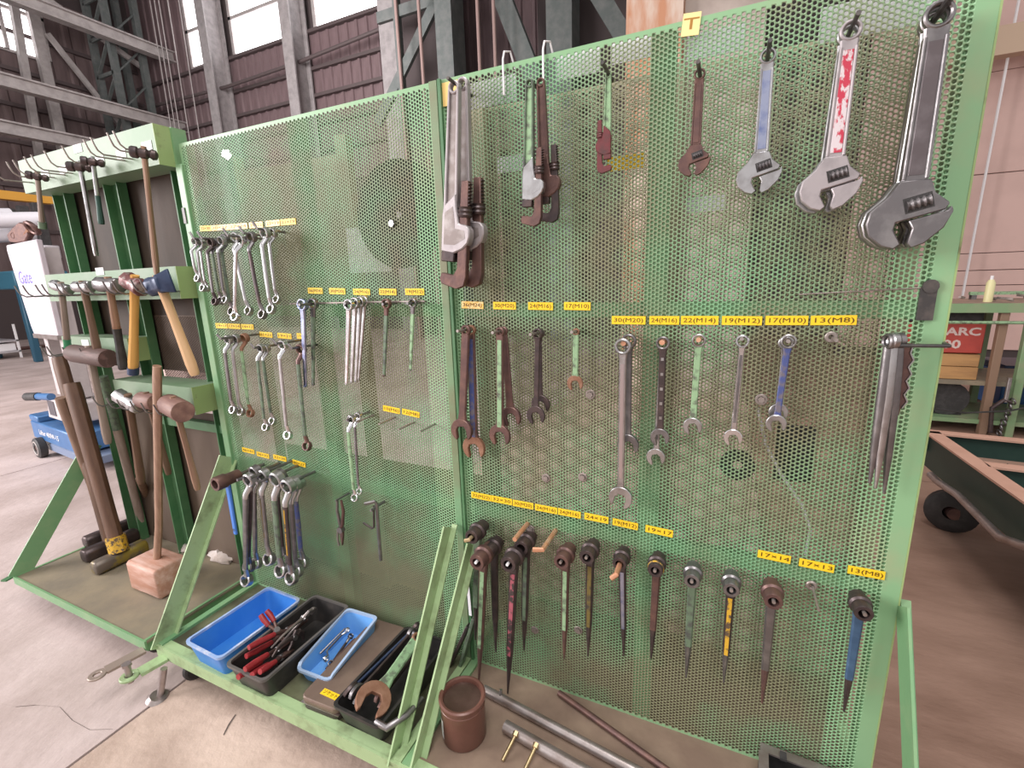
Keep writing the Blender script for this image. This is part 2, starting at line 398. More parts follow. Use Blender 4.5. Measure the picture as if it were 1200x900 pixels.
# lattice column and braces to the right of the big grey column
b = MB()
b.box(-7.35, -7.2, 9.8, 9.95, FLOOR_Z, 12); b.box(-6.0, -5.55, 9.6, 10.2, FLOOR_Z, 12)
b.bar((-8.2, 9.9, 5.6), (-6.1, 9.9, 8.0), .26, .1); b.box(-7.9, -6.1, 9.85, 9.95, 7.9, 8.15)
b.bar((-4.75, 9.9, 8.6), (-3.6, 9.9, 5.8), .4, .2); b.bar((-2.9, 9.6, 8.4), (-1.2, 9.6, 5.6), .35, .2)
b.box(-3.35, -2.75, 10, 10.6, FLOOR_Z, 12)
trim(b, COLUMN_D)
trim(MB().box(-7.9, -6.1, 10.6, 10.8, FLOOR_Z, 12), LINER)
trim(MB().box(-3.9, 0.6, 10.9, 11.0, FLOOR_Z, 12), LINER)
b = MB()
for x in (-6.95, -6.3, -4.75, -4.35): b.tube([(x, 9.4, FLOOR_Z), (x, 9.4, 12)], .04, 8)
trim(b, mat('pinkish conduit', (.34, .23, .21), .5))
trim(MB().box(-.50, .12, 4.9, 5.3, FLOOR_Z, 7), mat('rust streaked pale column', (.52, .40, .33), .6, 0, (.42, .19, .10), 2.2, .45, .62, stretch=(2, 2, .5)))
trim(MB().box(.12, .95, 5.1, 5.3, FLOOR_Z, 7), mat('beige column face', (.40, .33, .29), .6, 0, (.30, .24, .21), 3, .4, .7))
# pale brown partition behind the work table, built of big boards
PART = mat('pinkish brown partition board', (.70, .48, .43), .6, 0, (.62, .42, .375), 1.5, .4, .7)
wr = structure(MB().box(2.6, 12, 9.03, 9.1, FLOOR_Z, 8).obj('wall_right', LINER))
for r, (z0, z1) in enumerate(((.0, 1.04), (1.05, 1.28), (1.29, 1.55), (1.56, 2.75), (2.76, 4.2), (4.21, 6))):
    for i in range(3):
        MB().box(2.6 + i * 2.6, 5.19 + i * 2.6, 8.98 + .012 * (r % 2), 9.04, z0, z1).obj('partition_board', PART, wr, .004, smooth=False)
trim(MB().box(3.2, 8, 8.4, 8.6, 4.25, 4.62), mat('pale timber beam', (.55, .40, .29), .6))
trim(MB().tube([(4.2, 8.6, 6), (4.14, 8.6, .9)], .018, 6), WHITE)

# ---------------------------------------------------------------- perforated sheet, every hole cut through
DX, DZ, HR = .00936, .01046, .0040
def perforated_mesh(x0, nc, z0, nr, xa, xb, za, zb, depth=.0016):
    i, j = np.meshgrid(np.arange(nc), np.arange(nr), indexing='ij')
    cx = (x0 + (i + .5) * DX).ravel(); odd = (i % 2).ravel()
    cz = (z0 + (j + .5) * DZ).ravel() + odd * DZ * .5
    n = cx.size
    hx, hz = DX / 2, DZ / 2
    out = np.array([(hx, 0), (hx, hz), (0, hz), (-hx, hz), (-hx, 0), (-hx, -hz), (0, -hz), (hx, -hz)])
    an = np.arange(8) * math.pi / 4
    inn = np.stack([np.cos(an), np.sin(an)], 1) * HR
    V = np.zeros((n, 24, 3), np.float32)
    c = np.stack([cx, cz], 1)
    for k, (p, y) in enumerate(((out, 0), (inn, 0), (inn, depth))):
        q = c[:, None, :] + p[None]
        V[:, k * 8:k * 8 + 8, 0] = q[:, :, 0]; V[:, k * 8:k * 8 + 8, 2] = q[:, :, 1]; V[:, k * 8:k * 8 + 8, 1] = y
    a = np.arange(8); b = (a + 1) % 8
    F1 = np.stack([a, a + 8, b + 8, b], 1)[:, ::-1]; F2 = np.stack([a + 8, a + 16, b + 16, b + 8], 1)[:, ::-1]
    F = np.concatenate([F1, F2])[None] + (np.arange(n) * 24)[:, None, None]
    V = V.reshape(-1, 3); F = F.reshape(-1, 4)
    # plain margins; the saw-tooth row ends are closed by half cells
    xl, xr = x0, x0 + nc * DX; zl, zt = z0, z0 + nr * DZ
    ex = []
    def rect(a_, b_, c_, d_): ex.append([(a_, 0, c_), (b_, 0, c_), (b_, 0, d_), (a_, 0, d_)])
    rect(xa, xl, za, zb); rect(xr, xb, za, zb)
    for k in range(nc):
        xs0 = x0 + k * DX; o = DZ * .5 if k % 2 else 0
        rect(xs0, xs0 + DX, za, zl + o); rect(xs0, xs0 + DX, zt + o, zb)
    ex = np.array(ex, np.float32).reshape(-1, 3)
    nb = len(V); V = np.concatenate([V, ex]); EF = (np.arange(len(ex)).reshape(-1, 4) + nb)
    F = np.concatenate([F, EF]).astype(np.int32)
    me = bpy.data.meshes.new('perforated_sheet')
    me.vertices.add(len(V)); me.vertices.foreach_set('co', V.ravel())
    me.loops.add(F.size); me.loops.foreach_set('vertex_index', F.ravel())
    me.polygons.add(len(F)); me.polygons.foreach_set('loop_start', np.arange(0, F.size, 4, dtype=np.int32))
    mi = np.ones(len(F), np.int32); mi[:n * 16] = np.repeat(((i < 3) | (i > nc - 9)).ravel().astype(np.int32), 16)
    me.polygons.foreach_set('material_index', mi)
    me.update(); me.validate()
    return me
HT = 1.935
SHEET = perforated_mesh(.014, 123, .006, 183, 0, 1.2, 0, HT)
SHEET.materials.append(GREEN_SHEET); SHEET.materials.append(GREEN_EDGE)
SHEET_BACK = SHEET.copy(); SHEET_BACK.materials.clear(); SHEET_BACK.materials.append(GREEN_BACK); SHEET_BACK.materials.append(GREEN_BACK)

def caster(parent, x, y):
    f = MB(); f.box(x - .035, x + .035, y - .035, y + .035, -.055, -.047)
    f.box(x - .022, x - .018, y - .02, y + .03, -.125, -.05); f.box(x + .018, x + .022, y - .02, y + .03, -.125, -.05)
    o = f.obj('caster', PEG_DARK, parent)
    MB().rev([(.008, -.014), (.040, -.014), (.047, -.008), (.047, .008), (.040, .014), (.008, .014)], (x, y, FLOOR_Z + .047), (1, 0, 0), 18).obj('wheel', BLACK, o)

def flat_brace(parent, p0, p1, w, t=.006, lip=.02):
    b = MB(); b.bar(p0, p1, t, w, (1, 0, 0))
    b.bar(Vector(p0) + Vector((t / 2 + lip / 2, 0, 0)) + Vector((0, w * .42, 0)), Vector(p1) + Vector((t / 2 + lip / 2, 0, 0)) + Vector((0, w * .42, 0)), lip, .005, (1, 0, 0))
    return b.obj('diagonal_brace', GREEN_PALE if p1[0] < 1 else GREEN, parent)

def board_cart(name, label, x0, tray_m, group):
    t = thing(name, label, 'tool cart', (x0, 0, FLOOR_Z), group)
    def rel(o): o.location = (-x0, 0, -FLOOR_Z); return o
    s = bpy.data.objects.new('perforated_sheet', SHEET); COL.objects.link(s); s.parent = t; s.location = (0, 0, -FLOOR_Z)
    if x0 >= 0:
        s2 = bpy.data.objects.new('rear_perforated_sheet', SHEET_BACK); COL.objects.link(s2); s2.parent = t; s2.location = (0, .26, -FLOOR_Z)
    else:
        rel(MB().box(x0 + .03, x0 + 1.17, .258, .262, 0, .62).obj('rear_plate', GREEN_BACK, t)); rel(MB().box(x0 + .02, x0 + .60, .258, .262, 1.32, 1.88).obj('rear_plate', GREEN_BACK, t))
    for xx, w in ((.012, .02), (.612, .055), (1.178, .04)):
        rel(MB().box(x0 + xx - w / 2, x0 + xx + w / 2, .003, .045, .0, HT - .004).obj('upright', GREEN, t, .002))
        rel(MB().box(x0 + xx - w / 2, x0 + xx + w / 2, .215, .257, .0, HT - .004).obj('upright', GREEN_BACK, t, .002))
    for z in (.62, 1.29):
        rel(MB().box(x0 + .022, x0 + .582, .003, .03, z - .02, z + .02).obj('cross_rail', GREEN, t, .002))
        rel(MB().box(x0 + .642, x0 + 1.156, .003, .03, z - .02, z + .02).obj('cross_rail', GREEN, t, .002))
    rel(MB().box(x0 + .002, x0 + 1.198, -.415, .40, -.006, 0).obj('tray_plate', tray_m, t))
    rel(MB().box(x0, x0 + 1.2, -.432, -.424, -.042, .008).box(x0, x0 + 1.2, -.424, -.39, .001, .006).obj('front_rail', GREEN_PALE, t))
    for xx in (.002, 1.17):
        rel(MB().box(x0 + xx, x0 + xx + .028, -.424, .40, -.042, .012).obj('side_rail', GREEN_PALE if xx > 1 else GREEN, t))
    rel(MB().box(x0, x0 + 1.2, .40, .408, -.042, .012).obj('rear_rail', GREEN, t))
    for cx in (.10, 1.10):
        for cy in (-.36, .33):
            caster(t, x0 + cx, cy)
    for o in list(t.children):
        if o.name.startswith('caster'): rel(o)
    rel(MB().box(x0 + 1.2, x0 + 1.2035, -.001, .025, 0, HT).obj('edge_strip', GREEN_PATCH, t))
    return t, rel

def label_tag(t, rel, pl, pr_, text, h=.021, m=None, ink=None):
    """yellow label tape from board point pl to pr_ (left and right end at mid height)"""
    pl = Vector(pl); pr_ = Vector(pr_); w = (pr_ - pl).length; c = (pl + pr_) / 2
    ang = math.atan2(pr_.z - pl.z, pr_.x - pl.x)
    o = MB().box(-w / 2, w / 2, -.0009, .0009, -h / 2, h / 2).obj('size_label', m or YELLOW, t, smooth=False)
    rel(o); o.location += c; o.rotation_euler = (0, -ang, 0)
    M = Matrix.Translation((0, -.0011, 0)) @ FRONT
    lettering(text, h * .72, ink or INK, o, M, w * .86)
    return o

def peg(t, rel, p, ln=.11, r=.0045, m=None, rise=.0, tip=None):
    x, y, z = p
    b = MB(); pts = [(x, .004, z), (x, -ln, z + rise)]
    if tip: pts.append((x + tip[0], -ln - .003, z + rise + tip[1]))
    b.tube(pts, r, 8)
    return rel(b.obj('peg', m or PEG, t))

G_CART = None
cartC, relC = board_cart('tool_board_cart', 'nearest green perforated tool board, with adjustable wrenches along its top', 0.0, TRAY_C, G_CART)
cartB, relB = board_cart('tool_board_cart', 'green perforated board in the middle, plastic bins standing in its tray', -1.2, TRAY_B, G_CART)
# braces: flat bars from the boards down to the front corners of the trays
relC(flat_brace(cartC, (1.203, -.02, .60), (1.203, -.415, -.02), .075))
relC(flat_brace(cartC, (.034, -.025, .50), (.034, -.415, -.02), .055))
relB(flat_brace(cartB, (-.040, -.045, .56), (-.040, -.415, -.02), .06))
relB(flat_brace(cartB, (-1.197, -.02, .65), (-1.197, -.415, -.02), .085))
# rust-worn angle iron down the left edges of the boards, in front of the sheet
relB(MB().box(-1.225, -1.188, -.012, .03, -.03, 1.86).obj('edge_angle', GREEN, cartB, .002))
relB(MB().box(-.030, -.004, -.008, -.002, 0, HT).obj('edge_angle', GREEN_SHEET, cartB, .001))
relC(MB().box(.001, .011, -.012, -.002, 0, HT).obj('edge_angle', GREEN_DARK, cartC, .001))
relB(MB().box(-1.226, -1.21, -.016, -.010, 1.64, 1.70).obj('latch_plate', PEG_DARK, cartB))
# latch on the right edge and repair patches behind the mesh
relC(MB().box(1.148, 1.176, -.006, -.001, 1.268, 1.335).cyl((1.164, -.008, 1.338), (1.164, -.001, 1.338), .014).obj('latch_plate', PEG_DARK, cartC))
relC(MB().cyl((.93, -.004, 1.325), (1.148, -.004, 1.335), .0014, n=6).obj('latch_wire', PEG, cartC))
relC(MB().box(.13, .36, .031, .035, .60, .66).obj('repair_plate', GREEN_BACK, cartC))
# hitch at the front left of the middle cart
h = MB(); h.bar((-1.15, -.43, -.035), (-1.165, -.515, -.035), .012, .05); h.ring(.032, .013, .012, (-1.18, -.54, -.035), (0, 0, 1), 18)
relB(h.obj('hitch_bar', GREEN_PALE, cartB))
relB(MB().cyl((-1.18, -.54, -.06), (-1.18, -.54, .012), .011).cyl((-1.18, -.54, .012), (-1.18, -.54, .022), .017, n=6).obj('hitch_bolt', PIPE, cartB))
j = MB(); j.cyl((-1.135, -.48, -.16), (-1.11, -.46, -.045), .012); j.cyl((-1.14, -.485, FLOOR_Z), (-1.137, -.483, FLOOR_Z + .014), .042, .03)
relB(j.obj('jack_foot', PIPE, cartB))

TAGS_C = [
 ((0.0367, -0.0020, 1.3084), (0.1126, -0.0020, 1.3053), '36(M24)', 1), ((0.1458, -0.0020, 1.3051), (0.2199, -0.0020, 1.3034), '30(M20)', 0),
 ((0.2592, -0.0020, 1.3032), (0.3349, -0.0020, 1.3015), '24(M16)', 0), ((0.3677, -0.0020, 1.3025), (0.4434, -0.0020, 1.3009), '17(M10)', 0),
 ((0.5023, -0.0020, 1.2642), (0.5908, -0.0020, 1.2637), '30(M20)', 0), ((0.6006, -0.0020, 1.2642), (0.6743, -0.0020, 1.2642), '24(M16)', 0),
 ((0.6784, -0.0020, 1.2647), (0.7657, -0.0020, 1.2648), '22(M14)', 0), ((0.7734, -0.0020, 1.2649), (0.8606, -0.0020, 1.2645), '19(M12)', 0),
 ((0.8677, -0.0020, 1.2655), (0.9541, -0.0020, 1.2661), '17(M10)', 0), ((0.9591, -0.0020, 1.2661), (1.0459, -0.0020, 1.2676), '13(M8)', 0),
 ((0.0347, -0.0020, 0.6740), (0.1093, -0.0020, 0.6731), '32(M22)', 0), ((0.1109, -0.0020, 0.6734), (0.1856, -0.0020, 0.6732), '32×30', 0),
 ((0.1886, -0.0020, 0.6722), (0.2604, -0.0020, 0.6720), '30(M20)', 0), ((0.2662, -0.0020, 0.6716), (0.3406, -0.0020, 0.6711), '24(M16)', 0),
 ((0.3434, -0.0020, 0.6716), (0.4160, -0.0020, 0.6713), '24(M16)', 0), ((0.4280, -0.0020, 0.6723), (0.5011, -0.0020, 0.6713), '24×19', 0),
 ((0.5138, -0.0020, 0.6711), (0.5869, -0.0020, 0.6683), '19(M12)', 0), ((0.6086, -0.0020, 0.6688), (0.6835, -0.0020, 0.6660), '19×17', 0),
 ((0.8964, -0.0020, 0.6563), (0.9714, -0.0020, 0.6545), '17×14', 0), ((0.9902, -0.0020, 0.6543), (1.0651, -0.0020, 0.6526), '17×13', 0),
 ((1.0925, -0.0020, 0.6596), (1.1660, -0.0020, 0.6600), '13(M8)', 0)]
for a, b_, s, amber in TAGS_C: label_tag(cartC, relC, a, b_, s, .0215, YELLOW_PALE if amber else YELLOW)
TAGS_B = [
 ((-0.6047, -0.0020, 1.3635), (-0.5342, -0.0020, 1.3606), '36(M24)', 0), ((-0.5017, -0.0020, 1.3600), (-0.4287, -0.0020, 1.3571), '30(M20)', 0),
 ((-0.3922, -0.0020, 1.3556), (-0.3194, -0.0020, 1.3528), '24(M16)', 0), ((-0.2792, -0.0020, 1.3535), (-0.2087, -0.0020, 1.3509), '22(M14)', 0),
 ((-0.1725, -0.0020, 1.3516), (-0.0992, -0.0020, 1.3497), '19(M12)', 0),
 ((-0.3099, -0.0020, 0.9478), (-0.2373, -0.0020, 0.9418), '10(M6)', 0), ((-0.2261, -0.0020, 0.9428), (-0.1547, -0.0020, 0.9355), '12(M8)', 0),
 ((-1.1529, -0.0020, 1.6165), (-1.0873, -0.0020, 1.6138), '32×30', 0), ((-1.0858, -0.0020, 1.6137), (-0.9810, -0.0020, 1.6100), '30×27', 1), ((-0.9795, -0.0020, 1.6099), (-0.8745, -0.0020, 1.6075), '27×24', 1),
 ((-0.8651, -0.0020, 1.6074), (-0.7911, -0.0020, 1.6058), '24×22', 1), ((-0.7751, -0.0020, 1.6061), (-0.7019, -0.0020, 1.6056), '22×19', 1), ((-0.6976, -0.0020, 1.6053), (-0.6229, -0.0020, 1.6039), '21×19', 0),
 ((-1.1567, -0.0020, 1.2307), (-1.0837, -0.0020, 1.2298), '19×17', 0), ((-1.0783, -0.0020, 1.2298), (-1.0052, -0.0020, 1.2283), '17×14', 0), ((-0.9974, -0.0020, 1.2284), (-0.9267, -0.0020, 1.2272), '14×12', 0),
 ((-0.8955, -0.0020, 1.1999), (-0.8257, -0.0020, 1.1972), '21×23', 0), ((-0.7949, -0.0020, 1.1969), (-0.7213, -0.0020, 1.1941), '19×21', 0), ((-0.6913, -0.0020, 1.1973), (-0.6450, -0.0020, 1.1950), '17×19', 0),
 ((-1.1191, -0.0020, 0.6885), (-1.0426, -0.0020, 0.6854), '46×41', 0), ((-1.0274, -0.0020, 0.6807), (-0.9521, -0.0020, 0.6772), '36×32', 0),
 ((-0.9243, -0.0020, 0.6810), (-0.8485, -0.0020, 0.6780), '32×30', 0), ((-0.8120, -0.0020, 0.6736), (-0.7402, -0.0020, 0.6678), '30×27', 0)]
for a, b_, s, amber in TAGS_B: label_tag(cartB, relB, a, b_, s, .0205, YELLOW_PALE if amber else YELLOW, INK_BROWN if amber else INK)
# taped paper marks on the top edge of the near board
o = label_tag(cartC, relC, (0.6516, -0.0020, 1.9253), (0.6894, -0.0020, 1.9218), 'T', .045, mat('faded yellow paper', (.86, .68, .30), .6), INK_BROWN)
relC(MB().box(.012, .075, -.003, -.001, 1.865, 1.925).obj('paper_patch', mat('faded amber paper', (.82, .56, .20), .6), cartC))
# empty pegs
for p, tp in (((-0.2619, 0.0000, 0.9170), .085), ((-0.1821, 0.0000, 0.9062), .085), ((-0.0955, 0.0000, 0.9089), .085), ((-0.3580, 0.0000, 0.9158), .085)):
    peg(cartB, relB, p, tp, .0035)
peg(cartC, relC, (0.3334, 0.0000, 0.6011), .115, .0075, COPPER, 0, (-.028, -.004))
peg(cartC, relC, (0.2371, 0.0000, 0.6050), .10, .0075, COPPER, 0)
peg(cartC, relC, (1.0059, 0.0000, 1.2267), .04, .0045)
peg(cartC, relC, (1.0247, 0.0000, 0.5945), .10, .003)
for p in ((1.0018, -0.0040, 1.2291), (1.0222, -0.0040, 0.5965)):
    relC(MB().ring(.013, .005, .008, p).obj('peg_collar', PEG, cartC))
# thin wire rail under the middle row of labels
relB(MB().tube([(-0.6717, -0.0300, 1.3183), (-0.3115, -0.0300, 1.3210), (-0.0787, -0.0300, 1.3215)], .003, 6).obj('wire_rail', PEG, cartB))
for p in ((-0.4461, 0.0000, 1.3177), (-0.1031, 0.0000, 1.3201)): peg(cartB, relB, p, .03, .003)
# white wire loops over the top edge of the near board
for x in (.205, .318):
    relC(MB().tube([(x, -.006, 1.86), (x, -.006, 1.945), (x + .002, .0, 1.965), (x + .006, .03, 1.975), (x + .01, .05, 1.94)], .0028, 6).obj('wire_hook', WHITE, cartC))
# bolt heads holding things on the far face
for p in ((0.4441, 0.0000, 1.0533), (0.8733, 0.0000, 1.0722), (0.3048, 0.0000, 0.7759), (0.4219, 0.0000, 0.7970), (0.2487, 0.0000, 0.5892), (0.2551, 0.0000, 0.2126), (0.4084, 0.0000, 0.2625)):
    relC(MB().cyl((p[0], -.008, p[2]), (p[0], .0, p[2]), .008, n=6).ring(.014, .008, .003, (p[0], -.002, p[2])).obj('bolt', PEG, cartC))
relB(MB().cyl(((-0.2027, 0.0000, 1.5648)[0], -.008, (-0.2027, 0.0000, 1.5648)[2]), ((-0.2027, 0.0000, 1.5648)[0], 0, (-0.2027, 0.0000, 1.5648)[2]), .011, n=6).obj('bolt', STEEL, cartB))
# things between the two meshes
p = (-0.1859, 0.0120, 1.5904)
tag(MB().rev([(.012, -.004), (.165, -.004), (.165, .004), (.012, .004)], p, (0, 1, 0), 40).obj('grinding_disc', BLACK, None), 'large dark round disc bolted behind the middle mesh board near its right edge', 'disc')
tag(MB().rev([(.012, -.004), (.042, -.004), (.042, .004), (.012, .004)], (0.8331, 0.0300, 0.8824), (0, 1, 0), 30).obj('grinding_disc', BLACK, None), 'small dark disc behind the near mesh, below the 19(M12) combination wrench', 'disc')
q = (0.9669, 0.0500, 0.9514)
tag(MB().box(q[0] - .05, q[0] + .035, .04, .05, q[2] - .10, q[2] + .05).obj('steel_plate', BLACK, None, .004), 'dark plate behind the near mesh left of the cranked spike bars', 'plate')
tag(MB().tube([(0.8687, 0.0200, 1.0447), (0.8928, 0.0200, 0.9526), (0.9329, 0.0200, 0.8776), (0.9862, 0.0200, 0.8003), (1.0103, 0.0200, 0.7389), (1.0058, 0.0200, 0.6655)], .004, 6).obj('pale_cord', WHITE, None), 'thin pale cord hanging in a curve behind the near mesh', 'cord')
for i, (q, lab) in enumerate([(((-0.4461, 0.0500, 1.5705), (-0.2586, 0.0500, 1.4190)), 'white sheet standing in for the bright floor seen through the middle mesh board, left of the dark disc'),
          (((0.3446, 0.0200, 1.9336), (0.4604, 0.0200, 1.8764)), 'white strip standing in for light behind the mesh at the top edge, right of the short pipe wrenches'),
          (((0.0818, 0.0200, 1.9165), (0.2317, 0.0200, 1.8500)), 'pale strip standing in for light behind the mesh at the top between the long and short pipe wrenches'),
          (((0.4851, 0.0200, 1.9385), (0.5875, 0.0200, 1.8848)), 'white strip standing in for light behind the mesh above the smallest pipe wrench'),
          (((0.6623, 0.0200, 1.9113), (0.7819, 0.0200, 1.8591)), 'white strip standing in for light behind the mesh under the taped yellow T paper'),
          (((0.9212, 0.0200, 1.9052), (1.1165, 0.0200, 1.8395)), 'white strip standing in for light behind the mesh at the top right corner, over the big wrenches'),
          (((0.6744, 0.0500, 1.5642), (0.7641, 0.0500, 1.5282)), 'small white card standing in for light behind the mesh below the smallest adjustable wrench'),
          (((0.1522, 0.0500, 1.7232), (0.2394, 0.0500, 1.6808)), 'pale card standing in for light behind the mesh left of the short two-handled pipe wrenches'),
          (((0.4729, 0.0500, 1.6825), (0.5700, 0.0500, 1.6480)), 'yellow card behind the mesh under the smallest pipe wrench')]):
    a, c = q  # white and pale cards stand in for bright background seen through the mesh
    x0_, x1_ = min(a[0], c[0]), max(a[0], c[0]); z0_, z1_ = min(a[2], c[2]), max(a[2], c[2])
    yy = a[1]
    tag(MB().box(x0_, x1_, yy - .002, yy, z0_, z1_).obj('bright_card', YELLOW if lab.startswith('yellow') else PAPER, None, smooth=False), lab, 'paper')

# ---------------------------------------------------------------- the hammer cart on the left
AX0, AX1 = -2.40, -1.255
cartA = thing('hammer_rack_cart', 'farthest left green cart with hook boxes for hammers and a brown back', 'tool cart', (-1.83, 0, FLOOR_Z))
def relA(o): o.location = (1.83, 0, -FLOOR_Z); return o
relA(MB().box(AX0, AX1 - .012, -.43, .45, -.012, -.002).obj('tray_plate', TRAY, cartA))
relA(MB().box(AX0, AX1 - .012, -.438, -.43, -.038, .002).obj('front_rail', GREEN, cartA))
for x in (AX0, AX1 - .03): relA(MB().box(x, x + .012, -.43, .45, -.05, .002).obj('side_rail', GREEN, cartA))
for cx in (AX0 + .12, AX1 - .15):
    for cy in (-.33, .35): caster(cartA, cx, cy)
for o in list(cartA.children):
    if o.name.startswith('caster'): relA(o)
for x, w in ((-2.22, .11), (-1.765, .11), (-1.29, .055)):
    relA(MB().box(x - w / 2, x + w / 2, .055, .06, -.004, 1.87).box(x - w / 2, x - w / 2 + .006, .02, .055, -.004, 1.87).box(x + w / 2 - .006, x + w / 2, .02, .055, -.004, 1.87).obj('upright', GREEN_DARK, cartA))
relA(MB().box(-2.31, -1.262, .075, .08, 1.0, 1.88).obj('back_panel', BACKING, cartA))
relA(MB().box(-2.31, -1.262, .075, .08, .0, .80).obj('back_panel', mat('mottled brown board', (.095, .062, .044), .75, 0, (.155, .11, .078), 3, .4, .7, stretch=(1, 1, .25)), cartA))
BK = mat('dark meshed steel', (.10, .065, .05), .7, 0, (.16, .11, .085), 6, .4, .7)
me = perforated_mesh(0, 48, 0, 40, 0, 48 * DX + .004, -.004, 40 * DZ + .008); me.materials.append(BK); me.materials.append(BK)
s = bpy.data.objects.new('rear_perforated_sheet', me); COL.objects.link(s); s.parent = cartA; relA(s); s.location += Vector((-1.715, .07, .84))
def hook_box(z0, z1, x0, x1, y0=-.06, y1=.05):
    o = MB().box(x0, x1, y0, y0 + .004, z0, z1).box(x0, x1, y0 + .004, y1, z1 - .004, z1).box(x0, x1, y0 + .004, y1, z0, z0 + .004).box(x0, x0 + .004, y0 + .004, y1, z0 + .004, z1 - .004).box(x1 - .004, x1, y0 + .004, y1, z0 + .004, z1 - .004).obj('hook_box', GREEN_BOX, cartA, smooth=False)
    relA(o)
    e = relA(MB().box(x1, x1 + .003, y0, y1, z0, z1).obj('hook_box_end', GREEN_PATCH, cartA))
    return o
hook_box(1.855, 2.0, -2.32, -1.243)
hook_box(1.345, 1.475, -2.33, -1.262)
hook_box(.855, .975, -1.86, -1.262, -.085)
hook_box(1.06, 1.17, -2.31, -1.72)
relA(MB().box(-1.80, -1.262, .03, .06, .73, .77).obj('cross_rail', GREEN_DARK, cartA))
relA(MB().box(-1.243, -1.23, .0, .055, -.0, 2.0).obj('edge_post', GREEN, cartA))
def hook(x, z, ln=.15, up=.06, y0=-.06):
    relA(MB().tube([(x, y0, z), (x, y0 - ln * .8, z - .004), (x, y0 - ln * .94, z + .008), (x, y0 - ln, z + up * .5), (x - .002, y0 - ln - .006, z + up)], .0033, 7).obj('hook', PEG if z > 1.6 else GUN, cartA))
for x in (-2.23, -2.09, -2.03, -1.93, -1.87, -1.76, -1.62, -1.46, -1.41, -1.30, -1.26): hook(x, 1.895, .12, .05)
for x in (-2.28, -2.20, -2.08, -2.02, -1.90, -1.85, -1.72, -1.655, -1.52, -1.45, -1.32, -1.26): hook(x, 1.375, .13, .05)
for x in (-1.80, -1.68, -1.60, -1.50, -1.42, -1.33): hook(x, .875, .11, .05, -.085)
for x in (-2.26, -2.20, -2.05, -1.90): hook(x, 1.085, .10, .05)
for p in ((-1.2970, -0.0615, 1.9273), (-1.4756, -0.0615, 1.9200), (-1.6345, -0.0615, 1.9175), (-1.7816, -0.0615, 1.9831), (-1.9341, -0.0615, 1.9164), (-2.0940, -0.0615, 1.9171), (-1.8170, -0.0615, 1.4744), (-2.0860, -0.0615, 1.1403)):
    relA(MB().box(p[0] - .032, p[0] + .032, -.0625, -.0605, p[2] - .016, p[2] + .016).obj('white_sticker', WHITE, cartA, smooth=False))
flatA = MB(); flatA.bar((-2.395, .0, .56), (-2.395, -.42, -.01), .006, .085, (1, 0, 0)); relA(flatA.obj('diagonal_brace', GREEN, cartA))
relA(MB().bar((-2.4671, -0.4026, -0.0200), (-2.4444, -0.4613, -0.0200), .008, .03).obj('hitch_bar', GREEN_DARK, cartA))
relA(MB().bar((-1.275, -.44, -.035), (-1.30, -.56, -.035), .01, .045).ring(.030, .012, .009, (-1.303, -.585, -.035), (0, 0, 1), 18).obj('hitch_bar', mat('bare hitch steel', (.33, .26, .22), .5, .4), cartA))

# ---------------------------------------------------------------- hand tools (hung at the origin, hanging down -Z)
def taper(b, z0, z1, w0, w1, t0, t1, x0=0, x1=0, y0=0, y1=0, k=.3, mid=None):
    """rounded rectangular bar between two heights"""
    secs = [(z0, w0, t0, x0, y0)] + (mid or []) + [(z1, w1, t1, x1, y1)]
    rings = []
    for z, w, t, x, y in secs:
        a, c = w / 2, t / 2; e = min(a, c) * k * 2
        rings.append([Vector((x + px, y + py, z)) for px, py in ((-a + e, -c), (a - e, -c), (a, -c + e), (a, c - e), (a - e, c), (-a + e, c), (-a, c - e), (-a, -c + e))])
    return b.loft(rings)
def jaw(jr, slot, tilt=0.26, neck=1.0, cz=0.0, cx=0.0):
    """open spanner jaw outline round (cx, cz), mouth turned down"""
    al = math.asin(min(.95, slot / 2 / jr)) * 1.25
    pts = []
    a0, a1 = -math.pi / 2 + al, 3 * math.pi / 2 - al
    for i in range(17):
        a = a0 + (a1 - a0) * i / 16
        pts.append((jr * math.cos(a), jr * math.sin(a) * (1.05 if math.sin(a) > 0 else 1.0)))
    h = slot / 2
    pts += [(-h, -jr * .62), (-h, jr * .05), (-h * .55, jr * .36), (h * .55, jr * .36), (h, jr * .05), (h, -jr * .62)]
    c, s_ = math.cos(tilt), math.sin(tilt)
    return [(cx + x * c - z * s_, cz + x * s_ + z * c) for x, z in pts]

def combination(label, L, ro, jr, m, m2=None, group=None, mark=None, name='combination_wrench', sw=1.0, tilt=.26, ringm=None, marks=0):
    r = thing(name, label, 'wrench', group=group)
    MB().ring(ro, ro * .66, ro * .75, n=20).obj('ring_end', ringm or m, r)
    b = MB(); zc = -(L - jr)
    taper(b, -ro * .8, zc + jr * .7, ro * 1.15 * sw, ro * 1.05 * sw, ro * .55, ro * .5, mid=[(-ro * 1.7, ro * .85 * sw, ro * .42, 0, 0), (zc + jr * 1.6, ro * .82 * sw, ro * .4, 0, 0)])
    b.obj('shank', m2 or m, r)
    MB().prism(jaw(jr * 1.1, jr * .98, tilt, cz=zc), -ro * .32, ro * .32).obj('open_jaw', ringm or m, r, .0015)
    if mark: 
        q = MB(); taper(q, -ro * 2.1, zc + jr * 2.0, ro * .42 * sw, ro * .42 * sw, .002, .002, y0=-ro * .215, y1=-ro * .205)
        q.obj('shank_panel', mark, r)
    for i in range(marks):
        z = -ro * 2.4 - (L - ro * 3 - jr * 3) * i / max(1, marks - 1)
        MB().box(-ro * .2, ro * .2, -ro * .225, -ro * .19, z - ro * .22, z + ro * .22).obj('raised_mark', STEEL, r)
    return r
